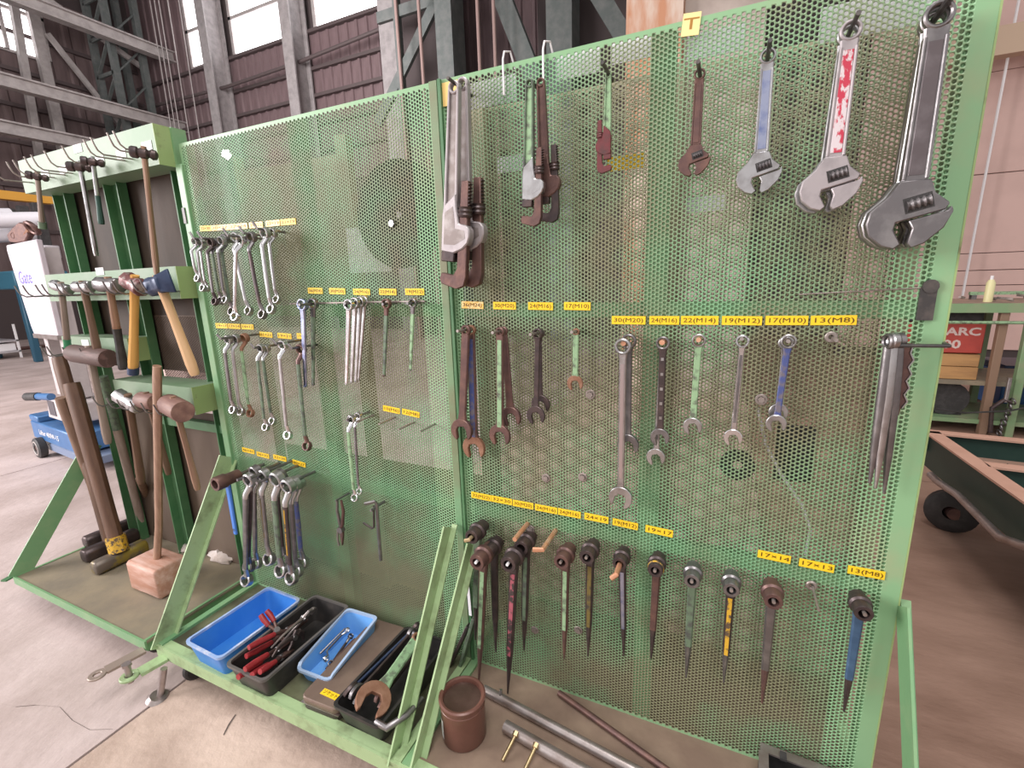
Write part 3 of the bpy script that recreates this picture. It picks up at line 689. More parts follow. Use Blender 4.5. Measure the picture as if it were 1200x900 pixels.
def open_ended(label, L, ro, jr, m, m2=None, group=None, strip=None, name='open_end_wrench', tilt=.2, wide=1.0):
    """long single open jaw, small hanging hole at the top"""
    r = thing(name, label, 'wrench', group=group)
    zc = -(L - jr)
    MB().ring(ro, ro * .5, ro * .8, n=16).obj('hanging_eye', m, r)
    b = MB()
    taper(b, -ro * .7, zc + jr * .6, ro * 1.7, jr * 1.05, ro * .75, ro * .75, mid=[(zc + jr * 1.7, ro * 1.55 * wide, ro * .7, 0, 0)])
    b.obj('shank', m2 or m, r)
    MB().prism(jaw(jr * 1.1, jr * 1.05, tilt, cz=zc), -ro * .46, ro * .46).obj('open_jaw', m, r, .002)
    if strip:
        q = MB(); taper(q, -ro * 1.6, zc + jr * .9, ro * .95, ro * 1.05, .003, .003, y0=-ro * .36, y1=-ro * .36); q.obj('painted_web', strip, r)
    return r
def offset_ring(label, L, ro, m, m2=None, off=.018, group=None, name='ring_wrench', stripe=None, ro2=None, thick=1.0):
    """double ring wrench with cranked necks"""
    r = thing(name, label, 'wrench', group=group); ro2 = ro2 or ro * .92
    zb = -(L - ro2)
    MB().ring(ro, ro * .68, ro * thick, (0, 0, 0), (0, 1, .18), 18).obj('ring_end', m, r)
    MB().ring(ro2, ro2 * .68, ro2 * thick, (0, -off * .6, zb), (0, 1, -.35), 18).obj('ring_end', m, r)
    pts = [(0, .0, -ro * .78), (0, -off * .15, -ro * 1.15), (0, -off, -ro * 2.0), (0, -off * 1.1, -ro * 2.6)]
    b = MB(); b.tube(pts, [ro * .55, ro * .50, ro * .46, ro * .42], 10, .75, up=(1, 0, 0)); b.obj('neck', m, r)
    pts = [(0, -off * 1.1, -ro * 2.5), (0, -off * 1.0, (zb - ro * 2.5) / 2), (0, -off * .9, zb + ro2 * 2.3)]
    b = MB(); b.tube(pts, [ro * .42, ro * .45, ro * .40], 10, .6, up=(1, 0, 0)); b.obj('shank', m2 or m, r)
    pts = [(0, -off * .9, zb + ro2 * 2.4), (0, -off * .75, zb + ro2 * 1.9), (0, -off * .55, zb + ro2 * 1.15), (0, -off * .6, zb + ro2 * .78)]
    b = MB(); b.tube(pts, [ro2 * .43, ro2 * .48, ro2 * .52, ro2 * .55], 10, .75, up=(1, 0, 0)); b.obj('neck', m, r)
    if stripe:
        MB().tube([(0, -off * 1.1 - ro * .16, -ro * 3), (0, -off * .9 - ro * .2, zb + ro2 * 4)], ro * .12, 8, 1.2, up=(1, 0, 0)).obj('painted_stripe', stripe, r)
    return r
def tail_ring(label, L, ro, m, m2=None, group=None, name='single_ring_wrench'):
    """one ring and a flat tapering tail with a hole"""
    r = thing(name, label, 'wrench', group=group)
    MB().ring(ro, ro * .68, ro * .9, n=18).obj('ring_end', m, r)
    b = MB(); taper(b, -ro * .75, -ro * 2.3, ro * 1.1, ro * 1.0, ro * .7, ro * .5); b.obj('neck', m, r)
    b = MB(); taper(b, -ro * 2.2, -L, ro * 1.0, ro * .62, ro * .5, ro * .38); b.obj('tail', m2 or m, r)
    MB().ring(ro * .3, ro * .14, ro * .46, (0, 0, -L), n=10).obj('tail_eye', m, r)
    return r
def adjustable(label, L, m, panel=None, group=None, hw=None):
    r = thing('adjustable_wrench', label, 'wrench', group=group)
    W = L * .155; hw = hw or L * .052; t = L * .045; er = hw * 1.05
    z0 = -(L - er - W * 1.85)
    MB().ring(er, er * .66, t * .8, n=20).obj('hanging_eye', m, r)
    b = MB(); taper(b, -er * .82, z0 + .003, hw * 1.75, hw * 1.85, t * .62, t * .7, mid=[(-er * 2, hw * 1.55, t * .62, 0, 0)]); b.obj('handle', m, r)
    # raised edges of the I-section handle and its recessed panel
    for s_ in (-1, 1):
        q = MB(); taper(q, -er * 1.5, z0 + W * .1, hw * .26, hw * .30, t * .88, t * .95, x0=s_ * hw * .70, x1=s_ * hw * .78); q.obj('handle_rib', m, r)
    q = MB(); taper(q, -er * 1.8, z0 + W * .2, hw * 1.0, hw * 1.1, .002, .002, y0=-t * .325, y1=-t * .36); q.obj('handle_panel', panel or m, r)
    body = [(-.36, .06), (-.58, -.35), (-.98, -.75), (-1.05, -1.10), (-.95, -1.45), (-.62, -1.75), (-.30, -1.86), (-.14, -1.72), (-.36, -1.30), (-.32, -1.10), (.80, -.80), (.86, -.62), (.50, -.32), (.36, .06)]
    MB().prism([(x * W, z0 + z * W) for x, z in body], -t * .62, t * .62).obj('fixed_jaw', m, r, t * .12)
    mv = [(-.02, -1.06), (.84, -.83), (.92, -.70), (.98, -.85), (.82, -1.30), (.42, -1.72), (.12, -1.84), (.02, -1.70), (.10, -1.30)]
    MB().prism([(x * W, z0 + z * W) for x, z in mv], -t * .5, t * .5).obj('movable_jaw', m, r, t * .1)
    c = (.14 * W, 0, z0 - .58 * W); d = Vector((1, 0, .27)).normalized()
    M_ = Matrix.Translation(c) @ Matrix.Rotation(-.26, 4, 'Y')
    MB().box(-.34 * W, .34 * W, -t * .635, t * .635, -.22 * W, .22 * W, M_).obj('worm_slot', BLACK, r)  # solid block standing proud; the slot's inner shade is its black colour
    prof = []
    for i in range(9): prof.append(((.19 if i % 2 == 0 else .12) * W, (-.28 + .07 * i) * W))
    prof = [(.03 * W, prof[0][1])] + prof + [(.03 * W, prof[-1][1])]
    MB().rev(prof, Vector(c) + Vector((0, -t * .45, 0)), d, 12).obj('worm', GUN, r)
    return r
def pipe_wrench(label, L, m, web, jawm, hook=None, group=None, side=1, body=None):
    r = thing('pipe_wrench', label, 'wrench', group=group); s_ = side
    w = L * .052; t = L * .032; zh = -L * .60
    X = lambda o: [(x * s_, z) for x, z in o]
    # I-beam handle: loop at the top, two flanges and a recessed web
    MB().ring(w * .62, w * .34, t * 1.15, n=18).obj('hanging_eye', m, r)
    for k in (-1, 1):
        b = MB(); taper(b, -w * .2, zh - L * .16, w * .26, w * .36, t * 1.2, t * 1.3, x0=k * w * .48, x1=k * w * .72); b.obj('handle_flange', m, r)
    b = MB(); taper(b, -w * .5, zh - L * .14, w * .85, w * 1.3, t * .55, t * .6); b.obj('handle_web', web, r)
    head = X([(-w * .85, zh - .01 * L), (-w * .72, zh + .03 * L), (w * .72, zh + .10 * L), (w * .85, zh + .03 * L), (w * 1.1, zh - .02 * L), (w * 1.15, zh - .055 * L), (w * 2.1, zh - .06 * L), (w * 2.45, zh - .085 * L), (w * 2.5, zh - .12 * L), (w * 2.3, zh - .155 * L), (w * 1.7, zh - .185 * L), (w * .6, zh - .21 * L), (-w * .9, zh - .20 * L)])
    MB().prism(head, -t * .9, t * .9).obj('housing', body or m, r, t * .2)
    rc = X([(-w * .5, zh - .0 * L), (w * .45, zh + .03 * L), (w * .7, zh - .04 * L), (w * .75, zh - .08 * L), (w * 1.9, zh - .09 * L), (w * 2.0, zh - .13 * L), (w * .8, zh - .165 * L), (-w * .55, zh - .165 * L)])
    MB().prism(rc, -t * .93, -t * .88).obj('housing_recess', (web if body is None else body), r)
    MB().box(min(-w * .9 * s_, w * .7 * s_), max(-w * .9 * s_, w * .7 * s_), -t * .8, t * .8, zh - .255 * L, zh - .20 * L).obj('heel_jaw', jawm, r, t * .15)
    hk = X([(w * 1.25, zh + .16 * L), (w * 2.05, zh + .16 * L), (w * 2.15, zh - .33 * L), (w * 1.9, zh - .38 * L), (w * 1.0, zh - .40 * L), (-w * .9, zh - .375 * L), (-w * 1.1, zh - .345 * L), (-w * .85, zh - .315 * L), (w * .6, zh - .325 * L), (w * 1.0, zh - .29 * L)])
    MB().prism(hk, -t * .62, t * .62).obj('hook_jaw', hook or jawm, r, t * .12)
    b = MB()
    for i in range(10):
        z = zh + (.15 - .017 * i) * L
        b.prism(X([(w * 2.0, z), (w * 2.3, z - .005 * L), (w * 2.0, z - .010 * L)]), -t * .5, t * .5)
    b.obj('rack_teeth', jawm, r)
    prof = [(w * .3, -.028 * L)] + [((w * .78 if i % 2 else w * .68), (-.026 + .0105 * i) * L) for i in range(6)] + [(w * .3, .028 * L)]
    MB().rev(prof, (w * 1.62 * s_, 0, zh + .005 * L), (0, 0, 1), 16).obj('adjusting_nut', jawm, r)
    return r
def ratchet(label, L, ro, m, hm=None, strip=None, ring=None, rings=2, group=None, tipm=None, name='spud_ratchet_wrench'):
    """scaffolder's ratchet: sockets through the head along Y, tapering pointed handle"""
    r = thing(name, label, 'wrench', group=group)
    MB().ring(ro * 1.25, ro * .62, ro * 1.0, n=22).obj('ratchet_head', m, r)
    MB().rev([(ro * .58, -ro * 1.9), (ro * .95, -ro * 1.9), (ro * 1.02, -ro * 1.75), (ro * 1.02, -ro * .5), (ro * .58, -ro * .5)], n=20).obj('socket', m, r)
    MB().rev([(ro * .5, ro * .5), (ro * .92, ro * .5), (ro * .92, ro * 1.7), (ro * .5, ro * 1.7)], n=20).obj('rear_socket', m, r)
    if ring: MB().ring(ro * 1.1, ro * .9, ro * .3, (0, -ro * 1.2, 0)).obj('coloured_ring', ring, r)
    b = MB(); taper(b, -ro * .9, -L * .68, ro * 1.3, ro * .92, ro * .65, ro * .6, mid=[(-ro * 2.4, ro * 1.12, ro * .6, 0, 0)]); b.obj('handle', hm or m, r)
    b = MB(); taper(b, -L * .675, -L, ro * .92, ro * .22, ro * .6, ro * .2, k=.45); b.obj('spike', tipm or m, r)
    if strip:
        q = MB(); taper(q, -ro * 2.3, -L * .70, ro * .58, ro * .48, .002, .002, y0=-ro * .325, y1=-ro * .325); q.obj('paint_strip', strip, r)
    return r
def put(r, p0, p1, L=None):
    hang(r, p0, p1); return r
GROUPS = {'pipe_wrench': 'pipe wrenches on the near board', 'adjustable_wrench': 'adjustable wrenches on the near board', 'combination_wrench': 'combination wrenches on the near board',
          'open_end_wrench': 'open end wrenches on the near board', 'spud_ratchet_wrench': 'spud ratchets on the near board', 'single_ring_wrench': 'flat tailed ring wrenches on the middle board',
          'ring_wrench': 'double ring wrenches on the middle board'}
def auto(fn, p0, p1, label, *a, **k):
    r = fn(label, dist(p0, p1), *a, **k); hang(r, p0, p1)
    g = GROUPS.get(r.name.split('.')[0])
    if g: r['group'] = g
    return r

# ---- near board, top row
def add_peg(p, ln, cart=None, m=None, r=.0045, rise=.004): peg(cart or cartC, relC if cart is None else relB, (p[0], 0, p[2]), ln, r, m, rise)
auto(pipe_wrench, (0.1047, -0.0450, 1.8916), (0.0772, -0.0450, 1.3604), 'long aluminium pipe wrench behind the foremost one at the top left of the near board', ALU, ALU_DARK, DARK, BROWN_STEEL)
auto(pipe_wrench, (0.1012, -0.0850, 1.8715), (0.0492, -0.0850, 1.3597), 'foremost long aluminium pipe wrench with black hook jaw, near board top left', ALU, ALU_DARK, DARK, BROWN_STEEL)
add_peg((0.1023, -0.0600, 1.8791), .12, None, PEG_DARK)
auto(pipe_wrench, (0.3223, -0.0350, 1.8592), (0.3304, -0.0350, 1.5216), 'rust brown short pipe wrench hanging behind the mint handled one', BROWN_STEEL, BROWN_STEEL, DARK)
auto(pipe_wrench, (0.3064, -0.0700, 1.8490), (0.2931, -0.0700, 1.5128), 'short pipe wrench with mint painted handle and aluminium housing', PGREEN_D, PGREEN, DARK, BROWN_STEEL, body=STEEL)
add_peg((0.3047, -0.0600, 1.8544), .05, None, PEG_DARK)
auto(pipe_wrench, (0.4943, -0.0400, 1.8425), (0.4930, -0.0400, 1.6270), 'smallest pipe wrench, mint handle and dark red jaws, alone on its peg', PGREEN, PGREEN, mat('dark red pipe wrench jaws', (.17, .045, .05), .45, .4, (.10, .05, .05), 25, .45, .7), side=-1, body=bpy.data.materials['dark red pipe wrench jaws'])
add_peg((0.4943, -0.0400, 1.8443), .10, None, PEG_DARK)
auto(adjustable, (0.6960, -0.0300, 1.8096), (0.6947, -0.0300, 1.5871), 'smallest adjustable wrench, brown oxidised, leftmost of the adjustable wrenches', BROWN_STEEL)
add_peg((0.6960, -0.0300, 1.8096), .09, None, PEG_DARK)
auto(adjustable, (0.8286, -0.0300, 1.8182), (0.8307, -0.0300, 1.5315), 'adjustable wrench with blue tinted handle, second from left among the adjustables', STEEL, CHROME_BLUE)
add_peg((0.8284, -0.0300, 1.8214), .09, None, PEG_DARK)
auto(adjustable, (0.9669, -0.0320, 1.8253), (0.9548, -0.0320, 1.4750), 'plain steel adjustable wrench hidden behind the red painted one', STEEL)
auto(adjustable, (0.9658, -0.0620, 1.8223), (0.9607, -0.0620, 1.4786), 'silver adjustable wrench with flaked red paint on its handle', ALU, PRED)
add_peg((0.9679, -0.0400, 1.8278), .11, None, PEG_DARK)
auto(adjustable, (1.1010, -0.0250, 1.8160), (1.0880, -0.0250, 1.3914), 'large steel adjustable wrench rearmost in the stack at the right edge of the board', GUN)
auto(adjustable, (1.0956, -0.0520, 1.8143), (1.0885, -0.0520, 1.3908), 'large steel adjustable wrench in the middle of the stack at the right edge', STEEL)
auto(adjustable, (1.0924, -0.0800, 1.8113), (1.0910, -0.0800, 1.3902), 'largest dark steel adjustable wrench, foremost at the top right corner', GUN, mat('dull stamped handle steel', (.15, .125, .13), .4, .85, (.22, .19, .20), 22, .45, .75))
add_peg((1.0979, -0.0500, 1.8200), .14, None, PEG_DARK, .006, .006)

# ---- near board, second row, left half
auto(open_ended, (0.0768, -0.0220, 1.2323), (0.0654, -0.0220, 0.8160), 'long rusty open end wrench hanging behind, under the 36(M24) label', .0165, .036, RUST, BROWN_STEEL, strip=PBLUE)
auto(open_ended, (0.0724, -0.0450, 1.2347), (0.0350, -0.0450, 0.8815), 'brown open end wrench in front under the 36(M24) label', .0165, .034, BROWN_STEEL)
add_peg((0.0695, -0.0300, 1.2330), .09)
auto(open_ended, (0.1865, -0.0220, 1.2314), (0.2040, -0.0220, 0.9381), 'brown open end wrench hanging behind the mint striped one, 30(M20) label', .0145, .030, BROWN_STEEL)
auto(open_ended, (0.1866, -0.0450, 1.2315), (0.1720, -0.0450, 0.8812), 'brown open end wrench with a mint painted stripe, under left 30(M20) label', .0145, .032, BROWN_STEEL, strip=PGREEN)
add_peg((0.1819, -0.0300, 1.2298), .085)
auto(combination, (0.2998, -0.0220, 1.2260), (0.3005, -0.0220, 0.9906), 'black ring and open end wrench hanging behind, left 24(M16) label', .015, .026, DARK)
auto(combination, (0.3038, -0.0450, 1.2287), (0.2927, -0.0450, 0.9624), 'black ring and open end wrench with raised marks, under left 24(M16) label', .015, .026, DARK, sw=1.2)
add_peg((0.2978, -0.0300, 1.2269), .085)
auto(open_ended, (0.4108, -0.0300, 1.2336), (0.4080, -0.0300, 1.0677), 'short mint painted open end wrench with rusty jaw under left 17(M10) label', .010, .021, RUST, PGREEN)
add_peg((0.4108, -0.0300, 1.2336), .07)
# ---- near board, second row, right half
auto(combination, (0.5525, -0.0200, 1.2101), (0.5573, -0.0200, 0.8952), 'shorter dull combination wrench behind the long one under right 30(M20) label', .020, .027, GUN)
auto(combination, (0.5432, -0.0500, 1.2004), (0.5452, -0.0500, 0.7444), 'longest polished combination wrench, under right 30(M20) label', .0215, .030, STEEL, ringm=STEEL, sw=1.05, mark=mat('satin shank recess', (.52, .44, .45), .3, .9), tilt=-.25)
add_peg((0.5435, -0.0300, 1.2044), .05, None, COPPER, .007)
auto(combination, (0.6394, -0.0220, 1.2060), (0.6317, -0.0220, 0.8737), 'longer purple grey combination wrench behind, under right 24(M16) label', .017, .0225, STEEL)
auto(combination, (0.6421, -0.0450, 1.2113), (0.6436, -0.0450, 0.9396), 'black shanked combination wrench with five bright marks in front under 24(M16)', .017, .022, STEEL, DARK, sw=1.15, marks=5, ringm=GUN)
add_peg((0.6403, -0.0300, 1.2093), .05, None, COPPER, .007)
auto(combination, (0.7251, -0.0350, 1.2185), (0.7213, -0.0350, 0.9759), 'combination wrench with mint painted shank under the 22(M14) label', .0165, .021, STEEL, PGREEN, sw=1.15)
add_peg((0.7248, -0.0300, 1.2179), .05, None, COPPER, .006)
auto(combination, (0.8212, -0.0350, 1.2189), (0.8160, -0.0350, 0.9575), 'bright chrome combination wrench under the right 19(M12) label', .0155, .020, CHROME, ringm=CHROME, mark=GUN)
add_peg((0.8192, -0.0300, 1.2222), .05)
auto(combination, (0.9125, -0.0200, 1.2152), (0.9102, -0.0200, 1.0291), 'steel combination wrench mostly hidden behind the blue shanked one', .0165, .019, STEEL)
auto(combination, (0.9147, -0.0450, 1.2225), (0.9048, -0.0450, 1.0062), 'combination wrench with blue painted shank under right 17(M10) label', .0165, .020, STEEL, PBLUE)
add_peg((0.9129, -0.0300, 1.2205), .06)
# bent bars at the right edge: cranked steel spikes on one peg, a toothed strip beside them
def line_bar(label, p0, p1, off, m):
    r = thing('cranked_spike_bar', label, 'pry bar'); L = dist(p0, p1)
    MB().ring(.017, .010, .014, (0, 0, 0), (1, .3, 0), 16).obj('ring_end', m, r)
    b = MB(); b.tube([(0, 0, -.012), (0, -.002, -.05), (0, -.004, -L * .4), (0, -.002, -L * .75), (0, 0, -L)], [.0095, .010, .0105, .008, .003], 10, .8); b.obj('shank', m, r)
    hang(r, p0, p1); return r
line_bar('cranked steel spike bar at the right edge, leftmost of the three', (1.0968, -0.0500, 1.2278), (1.0984, -0.0500, 0.9087), 0, GUN)
line_bar('shiny cranked steel spike bar at the right edge, middle of the three', (1.1037, -0.0500, 1.2298), (1.1105, -0.0500, 0.8984), 0, STEEL)
line_bar('cranked steel spike bar at the right edge, rightmost and lowest of the three', (1.1177, -0.0350, 1.2282), (1.1312, -0.0350, 0.8828), 0, GUN)
q = MB(); o_ = [(0, 0), (.019, 0)]
for i in range(9): o_.append((.019 + (.004 if i % 2 else -.003), -.02 - .015 * i))
o_ += [(.014, -.158), (.002, -.135)]
q.prism(o_, -.003, .003)
tb = thing('toothed_strip', 'dark wavy edged strip beside the cranked spike bars', 'saw blade')
q.obj('blade', BROWN_STEEL, tb); MB().tube([(.020, -.004, 0)] + [(.020 + (.004 if i % 2 else -.003), -.004, -.02 - .015 * i) for i in range(9)], .0022, 6).obj('bright_edge', STEEL, tb)
p = (1.1225, -0.0300, 1.2222); tb.location = p
relC(MB().tube([(p[0] - .03, -.06, p[2] - .002), (p[0] + .075, -.045, p[2] - .002), (p[0] + .08, .0, p[2] - .002)], .0038, 8).obj('peg', PEG_DARK, cartC))

# ---- near board, bottom row of ratchets
RT = [
 ((0.1275, -0.0300, 0.5172), (0.1156, -0.0300, 0.0998), .021, DARK, DARK, None, None, 'black spud ratchet hanging deep behind the first pair, bottom row left'),
 ((0.0803, -0.0500, 0.5742), (0.0466, -0.0500, 0.1419), .021, DARK, PGREEN_D, None, None, 'spud ratchet with dark mint handle, leftmost in the bottom row'),
 ((0.1183, -0.0850, 0.5162), (0.0720, -0.0850, 0.0042), .023, BROWN_STEEL, BROWN_STEEL, PGREEN, None, 'brown spud ratchet with long bright mint stripe, second from left in bottom row'),
 ((0.2479, -0.0350, 0.5658), (0.2272, -0.0350, 0.1502), .021, DARK, DARK, PGREEN_D, None, 'black spud ratchet with dark mint stripe behind the pink marked one'),
 ((0.2278, -0.0850, 0.5364), (0.1845, -0.0850, 0.0065), .023, DARK, DARK, PPINK, None, 'longest black spud ratchet with pink paint marks, front of the left group'),
 ((0.3868, -0.0600, 0.5654), (0.3785, -0.0600, 0.1922), .0205, BROWN_STEEL, BROWN_STEEL, PGREEN, None, 'brown spud ratchet with mint stripe standing alone below the 24(M16) labels'),
 ((0.4602, -0.0500, 0.5910), (0.4539, -0.0500, 0.2203), .0195, DARK, DARK, POLIVE, None, 'black spud ratchet with olive stripe below the 24×19 label'),
 ((0.5520, -0.0450, 0.5876), (0.5636, -0.0450, 0.2553), .0175, DARK, DARK, CHROME_BLUE, None, 'spud ratchet with grey lilac stripe on the copper peg right of the olive one'),
 ((0.6492, -0.0450, 0.5925), (0.6432, -0.0450, 0.2748), .018, DARK, BROWN_STEEL, None, PYEL, 'brown spud ratchet with yellow socket ring below the 19×17 label'),
 ((0.7436, -0.0500, 0.5879), (0.7419, -0.0500, 0.2513), .018, GUN, PGREEN_D, None, None, 'spud ratchet with dark mint handle and grey sockets right of the yellow ringed one'),
 ((0.8379, -0.0500, 0.5872), (0.8388, -0.0500, 0.2717), .0175, GUN, DARK, PYEL, None, 'black spud ratchet with yellow painted stripe below left of the 17×14 label'),
 ((0.9325, -0.0500, 0.5832), (0.9351, -0.0500, 0.2433), .019, BROWN_STEEL, GUN, None, None, 'plain brown grey spud ratchet below the 17×14 label'),
 ((1.1168, -0.0400, 0.5957), (1.1166, -0.0400, 0.2831), .0175, DARK, PBLUE_D, None, None, 'spud ratchet with petrol blue handle at the right edge, below the lower 13(M8) label'),
]
for k, (p0, p1, ro, m, hm, st, rg, lab) in enumerate(RT):
    auto(ratchet, p0, p1, lab, ro * 1.12, m, hm, st, rg)
    if k in (2, 4, 5, 6, 8, 9, 10, 11, 12): add_peg(p0, -p0[1] + ro * 1.9 + .012, None, PEG if k not in (2, 4) else WHITE, .0045)
p0 = RT[1][0]; peg(cartC, relC, (p0[0], 0, p0[2]), .11, .006, mat('brass coloured peg', (.55, .42, .24), .45, .5), 0, (-.014, -.004))
p0 = RT[7][0]; peg(cartC, relC, (p0[0], 0, p0[2]), .125, .0075, COPPER, -.006, (-.012, -.012))

# ---- middle board: cranked ring wrenches, upper group on curled rods
def ring_row(rows, cat='ring wrenches'):
    for (p0, p1, ro, m, m2, stripe, lab) in rows:
        auto(offset_ring, p0, p1, lab, ro, m, m2, stripe=stripe)
A = [
 ((-0.9868, -0.1350, 1.5500), (-0.9930, -0.1350, 1.4049), .015, STEEL, None, None, 'shortest bright ring wrench, farthest left under the amber labels'),
 ((-0.9694, -0.1250, 1.5465), (-0.9883, -0.1250, 1.3703), .015, STEEL, None, None, 'bright ring wrench second from left under the amber labels'),
 ((-0.9808, -0.1050, 1.5483), (-0.9994, -0.1050, 1.3698), .014, STEEL, None, None, 'slim ring wrench third from left under the amber labels'),
 ((-0.9199, -0.1200, 1.5438), (-0.9403, -0.1200, 1.3194), .016, DARK, GUN, None, 'dark ring wrench fourth from left under the amber labels'),
 ((-0.9260, -0.1000, 1.5453), (-0.9353, -0.1000, 1.3213), .016, GUN, PGREEN_D, None, 'ring wrench with dull green shank fifth from left under the amber labels'),
 ((-0.8917, -0.1000, 1.5491), (-0.9102, -0.1000, 1.3242), .016, STEEL, GUN, None, 'grey ring wrench sixth from left under the amber labels'),
 ((-0.9002, -0.0800, 1.5568), (-0.9112, -0.0800, 1.2784), .018, GUN, PGREEN_D, None, 'green grey ring wrench hanging askew, seventh from left under the amber labels'),
 ((-0.7866, -0.1000, 1.5456), (-0.8727, -0.1000, 1.2612), .019, CHROME, None, None, 'longest polished ring wrench crossing its neighbour under the amber labels'),
 ((-0.8525, -0.0700, 1.5603), (-0.8294, -0.0700, 1.2778), .019, STEEL, None, None, 'polished ring wrench leaning right across the longest one under the amber labels'),
 ((-0.7585, -0.0800, 1.5537), (-0.7452, -0.0800, 1.2664), .019, GUN, DARK, None, 'dark ring wrench third from right under the amber labels'),
 ((-0.6867, -0.0800, 1.5632), (-0.6969, -0.0800, 1.2850), .019, STEEL, None, None, 'wide bright ring wrench second from right under the amber labels'),
 ((-0.6856, -0.0500, 1.5653), (-0.7003, -0.0500, 1.3197), .017, STEEL, None, None, 'bright ring wrench farthest right under the amber labels')]
ring_row(A)
for k in (1, 4, 7, 9, 10): 
    p0 = A[k][0]; peg(cartB, relB, (p0[0], 0, p0[2] + .008), .15 if k < 8 else .11, .0045, GUN, .004, (-.012, .022))
B = [
 ((-0.9140, -0.1200, 1.1925), (-0.9403, -0.1200, 0.9034), .018, STEEL, GUN, None, 'dull ring wrench leftmost in the second row of the middle board'),
 ((-0.8986, -0.1000, 1.1935), (-0.9256, -0.1000, 0.8922), .018, STEEL, None, None, 'straight bright ring wrench second in the second row of the middle board'),
 ((-0.8777, -0.0800, 1.1948), (-0.9001, -0.0800, 0.8820), .018, RUST, PGREEN, None, 'ring wrench with mint shank and coppery lower end, middle board second row'),
 ((-0.7959, -0.0800, 1.1581), (-0.8223, -0.0800, 0.8337), .017, STEEL, PGREEN_D, None, 'dull green ring wrench left of a pair, second row of the middle board'),
 ((-0.7943, -0.0600, 1.1553), (-0.8046, -0.0600, 0.8540), .017, STEEL, PGREEN_D, None, 'dull green ring wrench right of a pair, second row of the middle board'),
 ((-0.6751, -0.0800, 1.1744), (-0.7044, -0.0800, 0.8123), .019, CHROME, STEEL, None, 'polished ring wrench hanging alone, second row of the middle board'),
 ((-0.5989, -0.0700, 1.1598), (-0.6235, -0.0700, 0.7742), .020, BROWN_STEEL, PGREEN_D, None, 'brown ended ring wrench with worn green shank, rightmost in that second row')]
ring_row(B)
for k in (1, 4, 5, 6):
    p0 = B[k][0]; peg(cartB, relB, (p0[0], 0, p0[2] + .006), .16 if k < 2 else .11, .0045, GUN, .002, (-.012, .016))
D = [
 ((-0.8510, -0.1400, 0.6782), (-0.9860, -0.1400, 0.2126), .028, GUN, DARK, None, 'dark ring wrench half hidden behind the blue handled socket tool'),
 ((-0.8644, -0.1600, 0.6523), (-0.9812, -0.1600, 0.1616), .029, STEEL, GUN, None, 'big bright ring wrench right of the blue handled socket tool'),
 ((-0.8963, -0.1000, 0.6442), (-0.9931, -0.1000, 0.2021), .028, STEEL, GUN, None, 'third big ring wrench from the left in the bottom row of the middle board'),
 ((-0.8184, -0.1300, 0.6648), (-0.8565, -0.1300, 0.2710), .029, STEEL, GUN, POLIVE, 'fourth big ring wrench, olive stripe, bottom row of the middle board'),
 ((-0.7342, -0.1400, 0.6680), (-0.7806, -0.1400, 0.2419), .031, STEEL, PGREEN_D, None, 'big ring wrench with grey green shank in front, bottom row middle board'),
 ((-0.7848, -0.0900, 0.6499), (-0.8230, -0.0900, 0.2547), .030, GUN, DARK, None, 'dark big ring wrench tucked behind the grey green one'),
 ((-0.6784, -0.1400, 0.6492), (-0.7258, -0.1400, 0.2254), .030, STEEL, DARK, PYEL, 'big ring wrench with a yellow stripe, bottom row of the middle board'),
 ((-0.6958, -0.1000, 0.6361), (-0.7427, -0.1000, 0.2259), .029, STEEL, GUN, None, 'big ring wrench second from right in the bottom row of the middle board'),
 ((-0.7210, -0.0600, 0.6220), (-0.7514, -0.0600, 0.2380), .028, STEEL, PBLUE, None, 'big ring wrench with bluish shank, rightmost in the bottom row')]
ring_row(D)
for k in (2, 3, 5, 7):
    p0 = D[k][0]; peg(cartB, relB, (p0[0], 0, p0[2] + .010), .19 if k < 6 else .15, .006, GUN, .003)
r = thing('socket_wrench', 'brown socket wrench with a blue handle, far left in the bottom row', 'wrench')
MB().rev([(.018, -.05), (.027, -.05), (.029, -.045), (.029, -.01), (.024, .0), (.024, .05), (.018, .05)], n=20).obj('socket', BROWN_STEEL, r)
b = MB(); taper(b, -.02, -.24, .024, .018, .012, .010); b.obj('handle', mat('bright blue handle paint', (.06, .20, .62), .4), r)
MB().ring(.0065, .003, .012, (0, 0, -.22), n=10).obj('handle_eye', BLACK, r)
hang(r, (-0.9903, -0.1700, 0.6366), (-0.9967, -0.1700, 0.3321))
p0 = (-0.9991, -0.1500, 0.6342); peg(cartB, relB, (p0[0], 0, p0[2]), .2, .007, GUN)
